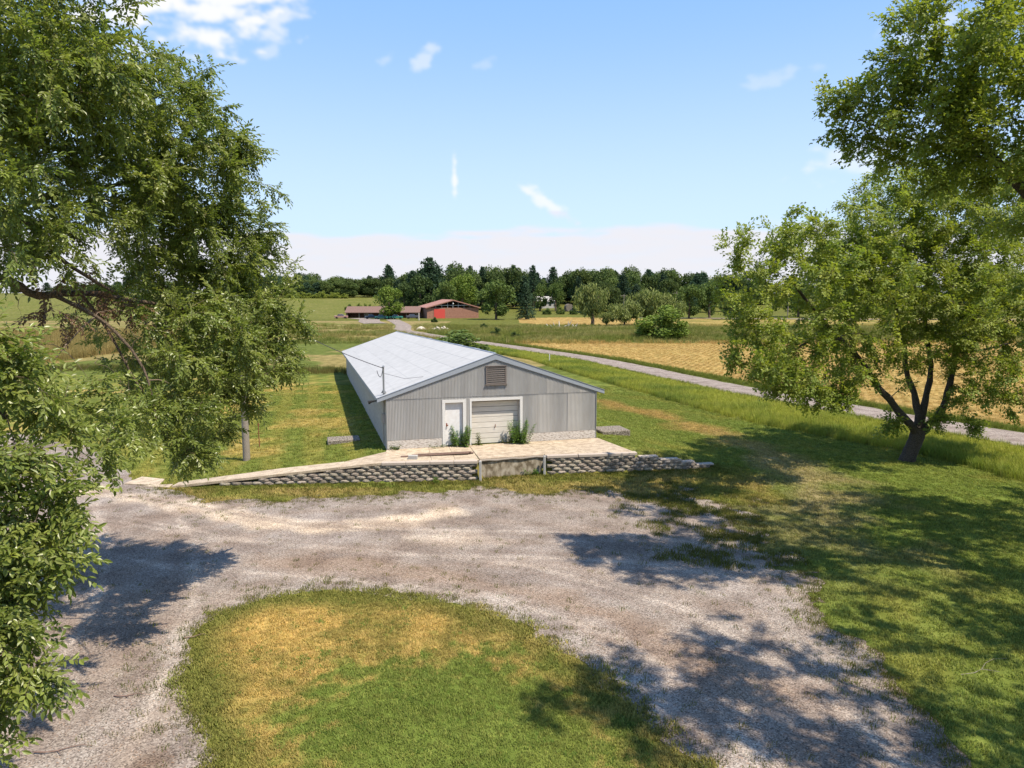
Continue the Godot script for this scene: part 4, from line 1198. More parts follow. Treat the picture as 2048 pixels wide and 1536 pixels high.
func build_near_trees() -> void:
	var elm := [Color(0.165, 0.225, 0.048), Color(0.265, 0.32, 0.07), Color(0.42, 0.42, 0.11)]
	var maple := [Color(0.185, 0.265, 0.045), Color(0.29, 0.35, 0.055), Color(0.44, 0.42, 0.07)]
	# left tree: trunk outside the frame, boughs reaching in
	var tl := thing("broadleaf_tree", "large dark leaved tree hanging into view along the whole left side", "tree", Vector3(-13.2, 0, -14.0))
	var blobs := [[-8.6, 12.81, -13.00, 2.1], [-8.47, 11.48, -13.00, 2.00], [-8.5, 12.71, -14.50, 1.3], [-8.39, 11.41, -15.00, 2.00], [-8.05, 12.45, -17.00, 1.30], [-7.6, 13.35, -17.50, 0.60], [-7.5, 12.4, -17.50, 0.65], [-8.06, 11.07, -17.00, 2.00], [-7.2, 11.4, -18.00, 0.8], [-6.7, 11.6, -18.20, 0.45], [-7.36, 10.17, -18.00, 1.70], [-8.41, 9.28, -17.50, 1.70], [-6.70, 9.60, -18.50, 0.90], [-7.54, 8.33, -18.50, 1.80], [-6.47, 8.46, -18.80, 0.70], [-6.19, 7.28, -19.00, 0.60], [-5.79, 7.41, -19.00, 0.35], [-7.09, 6.78, -18.50, 1.50], [-6.15, 6.63, -18.80, 0.70], [-8.04, 6.94, -18.00, 1.30], [-7.73, 5.66, -18.00, 1.20], [-8.56, 5.18, -17.80, 0.90], [-6.99, 5.48, -18.40, 0.60], [-7.95, 4.66, -17.80, 0.70], [-8.28, 4.06, -17.60, 0.35], [-8.50, 9.46, -13.50, 1.2, 0.9], [-8.37, 9.60, -12.00, 1.20, 0.9], [-8.9, 8.9, -13.2, 0.8, 0.9], [-8.20, 9.82, -15.00, 1.20, 0.5], [-8.52, 8.41, -16.00, 0.90, 0.4]]
	blobs += [[-6.38, 7.49, -8.50, 0.41], [-6.23, 7.27, -9.00, 0.32], [-6.26, 6.81, -8.60, 0.54], [-6.28, 6.47, -9.50, 0.41], [-6.22, 6.22, -8.20, 0.59], [-5.97, 5.86, -8.40, 0.54], [-5.80, 5.49, -8.80, 0.32], [-6.04, 5.37, -8.00, 0.59], [-5.65, 5.18, -8.20, 0.36], [-6.08, 4.66, -7.80, 0.54], [-5.74, 4.68, -7.90, 0.32], [-5.88, 4.10, -7.60, 0.41], [-5.45, 3.80, -7.70, 0.16], [-6.08, 3.62, -7.50, 0.27], [-6.04, 3.14, -7.30, 0.20], [-6.89, 5.87, -12.00, 0.54, 0.45], [-6.88, 5.87, -13.00, 0.45, 0.45], [-6.70, 6.53, -11.00, 0.45, 0.45], [-6.53, 5.57, -11.00, 0.32, 0.45]]
	blobs += [[-8.75, 8.15, -14.2, 0.75, 0.8, 1], [-8.45, 7.95, -14.9, 0.7, 0.8, 1], [-8.2, 7.8, -15.4, 0.5, 0.8, 1], [-8.9, 7.6, -13.6, 0.5, 0.7, 1]]
	blobs += [[-6.79, 5.42, -15.00, 0.80], [-7.27, 6.15, -15.20, 0.90], [-6.80, 6.16, -16.00, 0.80], [-7.63, 6.99, -15.60, 0.90], [-6.88, 7.29, -16.20, 1.00], [-7.55, 5.60, -14.60, 0.50], [-6.84, 4.79, -14.90, 0.35], [-6.49, 6.80, -16.60, 0.60]]
	# leafless twigs
	blobs += [[-8.31, 7.23, -13.50, 0.80, 1.3, 2], [-7.86, 6.80, -14.00, 0.80, 1.3, 2], [-7.45, 6.37, -14.30, 0.70, 1.3, 2], [-7.92, 6.22, -13.20, 0.70, 1.3, 2], [-8.34, 7.63, -13.00, 0.60, 1.3, 2], [-8.15, 7.56, -15.00, 0.70, 1.3, 2], [-8.16, 8.71, -13.00, 0.90, 1.3, 2], [-8.47, 8.34, -12.60, 0.70, 1.3, 2]]
	# the rest of the crown, outside the frame
	blobs += [[-11.5, 12.5, -14.0, 2.6, 0.5], [-13.5, 14.5, -14.0, 3.0, 0.4], [-14.5, 11.0, -18.0, 2.8, 0.4], [-15.5, 9.5, -11.5, 2.8, 0.4], [-11.0, 15.5, -15.0, 2.4, 0.5], [-8.0, 7.0, -9.0, 1.2, 0.6], [-8.2, 5.2, -8.4, 1.0, 0.6], [-7.2, 4.0, -7.8, 0.7], [-10.5, 8.0, -19.5, 1.6, 0.5], [-9.5, 6.2, -18.6, 1.3, 0.6]]
	var limbs := [[[Vector3(-13.2, -0.1, -14.0), Vector3(-13.0, 1.5, -13.9), Vector3(-12.9, 3.2, -14.0)], 0.42, 0.36],
		[[Vector3(-12.9, 3.0, -14.0), Vector3(-12.4, 6.0, -13.9), Vector3(-11.6, 9.5, -13.9), Vector3(-10.2, 13.0, -14.3)], 0.30, 0.06],
		[[Vector3(-12.8, 4.2, -14.0), Vector3(-11.4, 7.2, -13.3), Vector3(-9.64, 8.35, -13.2), Vector3(-9.09, 8.08, -13.7), Vector3(-8.86, 8.12, -14.7), Vector3(-8.44, 7.97, -15.9), Vector3(-7.79, 7.72, -17.2)], 0.13, 0.03],
		[[Vector3(-11.9, 8.3, -13.9), Vector3(-10.2, 9.3, -12.7), Vector3(-8.95, 9.53, -12.6), Vector3(-8.65, 9.25, -13.1), Vector3(-8.5, 8.7, -13.7), Vector3(-8.3, 8.15, -14.9)], 0.09, 0.03],
		[[Vector3(-12.1, 7.5, -13.9), Vector3(-10.4, 8.9, -13.2), Vector3(-8.95, 9.80, -13.5), Vector3(-8.9, 10.10, -14.6), Vector3(-8.54, 10.40, -15.6), Vector3(-7.82, 10.99, -16.8)], 0.10, 0.03],
		[[Vector3(-12.9, 3.0, -14.0), Vector3(-11.4, 5.6, -12.4), Vector3(-9.4, 7.2, -10.6), Vector3(-7.4, 7.3, -9.2), Vector3(-6.2, 6.6, -8.6)], 0.20, 0.03],
		[[Vector3(-12.9, 3.1, -14.1), Vector3(-13.6, 7.0, -15.0), Vector3(-14.3, 11.0, -16.5)], 0.22, 0.06],
		[[Vector3(-9.0, 8.1, -14.0), Vector3(-8.2, 7.5, -14.4), Vector3(-7.4, 6.6, -14.2), Vector3(-6.9, 5.6, -13.6)], 0.05, 0.012],
		[[Vector3(-8.86, 8.12, -14.7), Vector3(-8.5, 7.3, -15.0), Vector3(-8.1, 6.2, -15.2), Vector3(-7.7, 5.6, -15.4)], 0.04, 0.01]]
	leafy_tree(tl, "elm", limbs, blobs, {"seed": 11, "cols": elm, "k": 15.0, "least": 9.0, "shoots": 11, "droop": 0.45, "size": 1.0})
	# right tree
	var tr := thing("broadleaf_tree", "forked yellowish green tree standing on the lawn by the tall grass", "tree", Vector3(19.3, land(19.3, -34.0), -34.0))
	blobs = [[14.46, 10.12, -30.00, 1.20], [15.84, 11.24, -31.00, 1.50], [16.93, 12.52, -32.00, 1.20], [12.75, 10.45, -29.00, 1.00], [17.98, 11.77, -32.00, 1.40], [8.78, 8.61, -26.46, 1.32], [10.45, 9.99, -28.16, 1.56], [11.77, 10.80, -28.60, 1.20], [8.45, 7.51, -26.46, 0.79], [8.06, 9.68, -26.04, 0.70], [11.31, 8.65, -28.16, 2.02], [9.41, 6.96, -26.46, 1.32], [8.74, 6.06, -26.04, 0.88, 1.5], [10.12, 4.93, -27.28, 0.83, 1.6], [9.16, 5.41, -25.96, 0.62, 1.4], [11.09, 4.67, -27.46, 0.74, 1.6], [10.42, 5.35, -27.46, 1.10, 1.4], [12.52, 5.77, -29.76, 1.84, 1.3], [12.83, 4.02, -29.30, 0.87, 1.8], [13.67, 3.82, -29.57, 0.68, 1.5], [14.15, 10.38, -30.69, 1.94], [14.91, 8.27, -30.69, 2.52], [15.71, 5.59, -32.00, 1.80], [14.28, 4.29, -29.76, 0.87, 1.6], [18.18, 11.77, -34.00, 2.60], [18.86, 8.76, -34.00, 2.80], [19.78, 5.91, -33.60, 1.90, 0.9], [17.60, 5.60, -33.20, 1.30, 1.0], [18.60, 4.60, -32.80, 0.90, 0.9], [21.00, 5.60, -32.60, 1.30, 0.9], [22.60, 3.30, -33.00, 0.80, 1.2], [16.60, 4.60, -32.60, 1.00, 1.0], [24.40, 3.20, -33.20, 1.00, 1.0], [21.32, 10.62, -34.00, 2.80], [22.06, 7.34, -34.00, 2.60], [21.87, 4.58, -33.00, 1.50, 1.0], [21.03, 3.40, -33.00, 0.80], [23.32, 4.11, -33.00, 1.30], [25.27, 8.78, -35.00, 3.00], [25.29, 5.91, -34.00, 2.20], [20.50, 13.76, -35.00, 2.20], [23.44, 13.06, -35.00, 2.50], [18.11, 1.87, -33.50, 0.55], [20.25, 2.12, -33.50, 0.45], [21.85, 1.97, -33.00, 0.35], [15.81, 9.40, -34.41, 2.52, 0.7], [21.00, 9.50, -38.00, 2.80, 0.7], [20.00, 8.50, -30.50, 2.00, 0.5]]
	limbs = [[[Vector3(19.22, -0.35, -34.00), Vector3(19.34, 0.05, -34.00), Vector3(19.50, 0.55, -34.00), Vector3(19.70, 1.1, -34.00), Vector3(19.80, 1.66, -34.00)], 0.30, 0.34],
		[[Vector3(19.72, 1.38, -34.00), Vector3(18.59, 2.55, -33.80), Vector3(17.21, 3.94, -33.40), Vector3(16.12, 5.05, -32.60), Vector3(13.5, 6.80, -30.60), Vector3(11.2, 8.45, -28.40)], 0.22, 0.05],
		[[Vector3(19.81, 1.43, -34.00), Vector3(19.73, 2.96, -34.30), Vector3(19.25, 4.42, -34.50), Vector3(19.00, 6.36, -34.60), Vector3(17.88, 8.77, -34.40)], 0.20, 0.06],
		[[Vector3(19.85, 1.43, -34.00), Vector3(20.23, 2.95, -34.40), Vector3(20.57, 4.64, -34.70), Vector3(20.25, 7.32, -35.00), Vector3(20.4, 11.0, -35.0)], 0.20, 0.06],
		[[Vector3(19.92, 1.40, -34.00), Vector3(20.75, 2.67, -33.80), Vector3(21.09, 4.49, -33.80), Vector3(21.29, 5.68, -33.90), Vector3(22.10, 6.87, -34.00), Vector3(23.02, 8.76, -34.20)], 0.21, 0.06],
		[[Vector3(21.25, 5.34, -33.90), Vector3(22.20, 5.45, -33.60), Vector3(23.38, 5.82, -33.30)], 0.09, 0.03],
		[[Vector3(16.12, 5.05, -33.0), Vector3(15.3, 7.2, -33.0), Vector3(15.0, 9.6, -33.0)], 0.11, 0.03],
		[[Vector3(14.6, 6.1, -31.4), Vector3(12.6, 6.3, -29.4), Vector3(10.4, 5.6, -27.4)], 0.08, 0.02]]
	leafy_tree(tr, "maple", limbs, blobs, {"seed": 23, "cols": maple, "k": 7.0, "least": 7.0, "shoots": 9, "droop": 0.2, "size": 1.15})
	# upper right tree: trunk outside the frame
	var tu := thing("broadleaf_tree", "bright green tree reaching in at the upper right corner, nearer than the forked one", "tree", Vector3(16.6, 0, -18.6))
	blobs = [[10.96, 14.05, -17.00, 2.20], [10.29, 13.55, -17.50, 1.70], [9.78, 13.13, -18.00, 1.40], [9.44, 12.48, -18.20, 1.40], [8.86, 12.62, -18.80, 1.00], [8.42, 13.04, -19.00, 0.50], [8.72, 12.30, -19.00, 0.70], [9.60, 14.34, -18.50, 0.80], [10.05, 14.40, -18.00, 0.90], [10.26, 12.14, -18.30, 1.70], [9.57, 11.84, -18.60, 0.70], [11.06, 12.20, -18.00, 2.00], [11.76, 12.88, -17.50, 2.20], [11.83, 11.33, -18.50, 1.30], [10.76, 11.23, -18.60, 0.70], [12.58, 11.60, -18.00, 2.00], [10.35, 14.58, -17.00, 1.00], [9.50, 13.42, -18.20, 0.90], [13.70, 10.22, -18.50, 1.50]]
	blobs += [[13.5, 14.5, -17.5, 2.6, 0.7], [15.5, 12.0, -16.5, 2.6, 0.6], [16.5, 15.5, -19.0, 2.8, 0.6], [17.5, 10.0, -20.5, 2.6, 0.6], [19.5, 12.0, -18.0, 2.8, 0.5], [15.8, 8.2, -15.0, 1.8, 0.6], [14.2, 16.5, -20.5, 2.2, 0.6], [16.6, 7.6, -20.0, 1.8, 0.8], [16.0, 9.5, -13.4, 1.8], [18.2, 9.2, -14.6, 2.0], [19.0, 8.2, -23.0, 1.8], [18.4, 7.4, -17.2, 1.6], [14.6, 11.6, -13.2, 1.5], [17.6, 9.5, -23.5, 2.0, 0.9], [19.2, 8.0, -25.5, 1.8, 0.9], [16.4, 10.8, -22.5, 1.6, 0.9], [20.6, 10.0, -24.0, 2.0, 0.8], [15.2, 8.6, -20.6, 1.2, 0.9]]
	limbs = [[[Vector3(16.6, -0.1, -18.6), Vector3(16.5, 2.0, -18.6), Vector3(16.4, 5.0, -18.6)], 0.40, 0.33],
		[[Vector3(16.4, 4.8, -18.6), Vector3(15.6, 8.0, -18.5), Vector3(14.26, 9.72, -18.50), Vector3(12.82, 10.77, -18.40), Vector3(12.13, 11.44, -18.40), Vector3(11.46, 12.05, -18.40), Vector3(10.83, 12.86, -18.30), Vector3(10.12, 13.30, -18.20)], 0.24, 0.03],
		[[Vector3(12.13, 11.44, -18.40), Vector3(11.10, 11.72, -18.60), Vector3(9.86, 12.11, -18.70), Vector3(8.87, 12.50, -18.80)], 0.06, 0.015],
		[[Vector3(16.4, 4.9, -18.6), Vector3(16.6, 9.0, -18.9), Vector3(16.4, 14.0, -19.0)], 0.26, 0.05],
		[[Vector3(16.4, 5.0, -18.6), Vector3(17.6, 8.0, -18.5), Vector3(19.0, 11.0, -18.2)], 0.2, 0.05],
		[[Vector3(15.9, 7.2, -18.5), Vector3(14.6, 10.5, -17.8), Vector3(13.2, 13.6, -17.5)], 0.15, 0.03]]
	leafy_tree(tu, "maple", limbs, blobs, {"seed": 37, "cols": maple, "k": 5.6, "least": 7.0, "shoots": 9, "droop": 0.1, "size": 1.0})
	# two trees beyond the right edge whose shadows lie on the lawn and the gravel
	var tv := thing("broadleaf_tree", "tall tree past the lower right corner, seen only by its shadow on the gravel", "tree", Vector3(14.5, 0, -6.0))
	blobs = [[8.2, 13.2, -9.2, 1.3], [9.2, 14.0, -10.2, 1.5], [10.6, 12.5, -10.8, 1.3], [11.6, 13.8, -12.0, 1.2, 0.8], [10.4, 15.5, -8.6, 1.6, 0.8], [12.5, 14.0, -9.0, 1.8, 0.6], [11.2, 11.2, -8.4, 1.4], [13.4, 12.2, -11.0, 1.5, 0.7], [13.2, 10.6, -8.0, 1.5, 0.8], [14.5, 12.5, -5.5, 2.2, 0.5], [12.2, 9.2, -7.4, 0.9], [15.8, 9.6, -9.6, 1.5, 0.8], [16.0, 14.0, -8.2, 2.0, 0.5]]
	limbs = [[[Vector3(14.5, -0.1, -6.0), Vector3(14.4, 3.0, -6.2), Vector3(14.3, 6.5, -6.4)], 0.36, 0.28],
		[[Vector3(14.3, 6.3, -6.4), Vector3(13.0, 9.0, -7.6), Vector3(11.0, 11.6, -8.8), Vector3(8.8, 13.4, -9.6)], 0.18, 0.03],
		[[Vector3(14.3, 6.4, -6.4), Vector3(14.4, 10.0, -6.6), Vector3(14.5, 14.0, -6.4)], 0.2, 0.04],
		[[Vector3(14.3, 6.5, -6.4), Vector3(14.0, 9.6, -8.6), Vector3(12.4, 12.6, -11.0)], 0.14, 0.03]]
	leafy_tree(tv, "maple", limbs, blobs, {"seed": 41, "cols": maple, "k": 9.0, "least": 6.0, "shoots": 8, "droop": 0.1, "size": 1.1})
	var tq := thing("broadleaf_tree", "tree past the right edge, seen only by its shadow on the lawn", "tree", Vector3(24.5, 0, -21.0))
	blobs = [[20.0, 9.0, -20.5, 2.2, 0.6], [21.5, 11.5, -22.5, 2.4, 0.5], [22.5, 7.0, -23.5, 1.8, 0.6], [24.5, 12.5, -20.5, 2.6, 0.4], [23.0, 8.5, -17.5, 2.2, 0.5], [20.0, 6.5, -17.0, 1.5, 0.7], [26.5, 9.0, -21.5, 2.4, 0.4], [24.5, 7.0, -25.5, 1.6, 0.5]]
	limbs = [[[Vector3(24.5, -0.1, -21.0), Vector3(24.4, 2.0, -21.0), Vector3(24.3, 4.0, -21.0)], 0.36, 0.3],
		[[Vector3(24.3, 3.9, -21.0), Vector3(22.4, 7.0, -20.8), Vector3(20.4, 9.5, -20.6)], 0.2, 0.04],
		[[Vector3(24.3, 4.0, -21.0), Vector3(24.4, 8.0, -21.2), Vector3(24.5, 12.0, -21.0)], 0.2, 0.04],
		[[Vector3(24.3, 3.8, -21.0), Vector3(23.4, 6.5, -19.0), Vector3(22.0, 8.0, -17.6)], 0.14, 0.03]]
	leafy_tree(tq, "maple", limbs, blobs, {"seed": 43, "cols": maple, "k": 10.0, "least": 6.0, "shoots": 8, "droop": 0.1, "size": 1.15})

func weed(called: String, label: String, at: Vector3, h: float, stems: int, wide: float, sd: int, col: Color) -> void:
	var t := thing(called, label, "weed", at, 0.0, "weeds growing at the shed front")
	var r := RandomNumberGenerator.new()
	r.seed = sd
	var st := MB.new()
	var lv := MB.new()
	for s in stems:
		var a := r.randf() * TAU
		var o := Vector3(cos(a), 0, sin(a) * 0.6) * wide * 0.35 * sqrt(r.randf())
		var hh := h * r.randf_range(0.45, 1.0)
		var top := o * 1.0 + Vector3(cos(a) * wide * 0.3 * r.randf(), hh, sin(a) * wide * 0.15)
		st.tint = Color(0.10, 0.12, 0.035)
		st.tube([o, o.lerp(top, 0.5) + Vector3(r.randf_range(-0.04, 0.04), 0, r.randf_range(-0.04, 0.04)), top], [0.007, 0.005, 0.002], 4, false)
		var k := int(hh / 0.028)
		for i in k:
			var q := pow((i + 1.0) / k, 0.9)
			var p := o.lerp(top, q)
			var g := i * 2.4 + r.randf()
			var d := Vector3(cos(g), r.randf_range(-0.3, 0.5), sin(g)).normalized()
			var tt := r.randf_range(0.7, 1.3)
			lv.tint = Color(col.r * tt, col.g * tt, col.b * tt)
			leaf(lv, p, d, Vector3.UP, r.randf_range(0.09, 0.17) * (1.2 - 0.6 * q), r.randf_range(0.035, 0.06))
	part("stems", st.mesh(), mats["blade"], t)
	part("foliage", lv.mesh(), mats["blade"], t)

func build_weeds() -> void:
	var T := Transform3D(Basis(Vector3.UP, SHED_TURN), SHED_AT)
	weed("weed_clump", "leafy green weed clump between the white door and the garage door", T * Vector3(3.45, 0, 0.25), 1.0, 26, 1.1, 1, Color(0.13, 0.22, 0.045))
	weed("weed_clump", "tallest bushy weed clump at the right side of the garage door", T * Vector3(6.35, 0, 0.3), 1.25, 36, 1.35, 2, Color(0.13, 0.22, 0.045))
	weed("weed_clump", "thin sparse weeds in front of the garage door's left end", T * Vector3(4.45, 0, 0.2), 0.75, 6, 0.55, 3, Color(0.14, 0.17, 0.04))
	weed("weed_clump", "low dusty weeds at the foot of the garage door near the tall clump", T * Vector3(5.75, 0, 0.12), 0.35, 9, 0.6, 4, Color(0.16, 0.16, 0.09))
	weed("weed_clump", "low weeds along the sill board left of the white door", T * Vector3(2.3, 0, 0.12), 0.18, 14, 1.0, 5, Color(0.085, 0.13, 0.03))
	weed("weed_clump", "small weeds at the left front corner of the shed", T * Vector3(0.3, 0, 0.15), 0.22, 12, 0.5, 6, Color(0.085, 0.13, 0.03))
	weed("weed_clump", "leafy weeds in front of the stained dock face", Vector3(0.9, 0, -31.15), 0.32, 14, 0.7, 7, Color(0.09, 0.16, 0.03))
	weed("weed_clump", "small weed tuft growing from the left block wall", Vector3(-3.3, 0.05, -29.75), 0.3, 8, 0.3, 8, Color(0.09, 0.16, 0.03))

# ------------------------------------------------------------------ far trees
func card(b: MB, r: RandomNumberGenerator, p: Vector3, s: float, droop: float, out: Vector3) -> void:
	var x := Vector3(r.randfn(), r.randfn() * 0.6, r.randfn()).normalized()
	if droop > 0.0: x = (x * (1.0 - droop) + Vector3.DOWN * droop).normalized()
	var y := x.cross((out + Vector3(r.randfn(), r.randfn(), r.randfn()) * 0.7).normalized()).normalized()
	x *= s * r.randf_range(0.7, 1.3) * (1.0 + droop); y *= s * r.randf_range(0.4, 0.8) * (1.0 - droop * 0.5)
	var t := r.randf_range(0.72, 1.28)
	b.tint = Color(t, t * r.randf_range(0.95, 1.04), t)
	var m := out * s * 0.25
	b.tri(p - x, p + y * 0.9 + m, p + x); b.tri(p - x, p + x, p - y + m)

func far_crown(kind: String, sd: int) -> ArrayMesh:       # ten metres high, ten across
	var r := RandomNumberGenerator.new()
	r.seed = sd
	var b := MB.new()
	if kind == "pine" or kind == "spruce":
		var tiers := 13 if kind == "pine" else 17
		for i in tiers:
			var q := float(i) / (tiers - 1)
			var y := lerpf(1.6 if kind == "pine" else 0.7, 9.6, q)
			var rad := (4.6 * pow(1.0 - q, 0.55) * r.randf_range(0.6, 1.1) + 0.35) if kind == "pine" else (4.6 * (1.0 - q) * r.randf_range(0.85, 1.1) + 0.25)
			var arms := 7
			var a0 := r.randf() * TAU
			for k in arms:
				var a := a0 + TAU * k / arms + r.randf_range(-0.3, 0.3)
				var d := Vector3(cos(a), 0, sin(a))
				var reach := rad * r.randf_range(0.7, 1.1)
				for m in 26:
					var f := pow(r.randf(), 0.6)
					var p := d * reach * f + Vector3(0, y + (0.25 if kind == "pine" else -0.18) * reach * f * f * 0.6, 0) + Vector3(r.randfn(), r.randfn() * 0.5, r.randfn()) * (0.20 + 0.22 * f)
					card(b, r, p, 0.30, 0.0, (d + Vector3.UP * 0.6).normalized())
		return b.mesh()
	var n := 22
	for i in n:
		var c := Vector3(r.randfn(), r.randfn(), r.randfn()).normalized()
		var rad := r.randf_range(1.1, 1.75)
		var m := Vector3.ZERO
		if kind == "round": m = Vector3(c.x * 3.5, 5.5 + c.y * (3.2 if c.y > 0.0 else 3.7), c.z * 3.5)
		elif kind == "willow": m = Vector3(c.x * 3.6, 6.6 + c.y * (2.0 if c.y > 0.0 else 2.6), c.z * 3.6)
		else:
			m = Vector3(c.x * 3.5, 4.4 + c.y * (4.2 if c.y > 0.0 else 3.2), c.z * 3.5); rad *= 1.1
			if i > 12: m = Vector3(c.x, 0, c.z).normalized() * 3.1 + Vector3(0, r.randf_range(0.9, 2.6), 0)
		if i < 5: m = m.lerp(Vector3(0, m.y, 0), 0.7)
		for k in (120 if kind != "bush" else 190):
			var o := Vector3(r.randfn(), r.randfn(), r.randfn()).normalized()
			var p := m + o * rad * pow(r.randf(), 0.35)
			if kind == "willow": p.y -= r.randf() * 1.2
			p.y = maxf(p.y, 0.15)
			card(b, r, p, 0.33, 0.6 if kind == "willow" else 0.0, o)
	return b.mesh()

var far_meshes := {}
func far_mesh(kind: String, v: int) -> ArrayMesh:
	var key := kind + str(v)
	if not far_meshes.has(key): far_meshes[key] = far_crown(kind, 900 + v * 17 + kind.hash() % 500)
	return far_meshes[key]

func leaf_mat(key: String, c: Color) -> StandardMaterial3D:
	if mats.has(key): return mats[key]
	var m: StandardMaterial3D = mats["leaf_far"].duplicate()
	m.resource_name = key
	m.albedo_color = c.linear_to_srgb()
	mats[key] = m
	return m

func far_tree(called: String, kind: String, v: int, label: String, x: float, z: float, top: float, wide: float, tone: String, group := "") -> void:
	var y := land(x, z)
	var h := maxf(top - y, 0.9)
	var low := kind == "shrub" or kind == "bush"
	var t := thing(called, label, "shrub" if low else "tree", Vector3(x, y, z), v * 1.3, group)
	var crown := part("crown", far_mesh("bush" if low else kind, v % 3), mats[tone], t, Transform3D(Basis().scaled(Vector3(wide / 9.6, h / (9.9 if not low else 9.6), wide / 9.6)), Vector3.ZERO))
	crown.set_meta("kind", "stuff")
	var b := MB.new()
	var r := 0.035 * h if not low else 0.02 * h
	if kind == "willow":
		b.tube([Vector3(0, -0.3, 0), Vector3(0.05, h * 0.2, 0), Vector3(-0.05, h * 0.34, 0)], [r * 1.2, r, r * 0.9], 8)
		b.tube([Vector3(-0.05, h * 0.33, 0), Vector3(-h * 0.10, h * 0.5, 0), Vector3(-h * 0.18, h * 0.68, 0)], [r * 0.7, r * 0.5, r * 0.3], 6)
		b.tube([Vector3(-0.05, h * 0.33, 0), Vector3(h * 0.08, h * 0.52, 0), Vector3(h * 0.14, h * 0.7, 0)], [r * 0.7, r * 0.5, r * 0.3], 6)
	else:
		b.tube([Vector3(0, -0.3, 0), Vector3(0.02 * h, h * 0.3, 0), Vector3(0, h * 0.75, 0)], [r, r * 0.75, r * 0.3], 7)
	part("trunk", b.mesh(), mats["bark"], t)

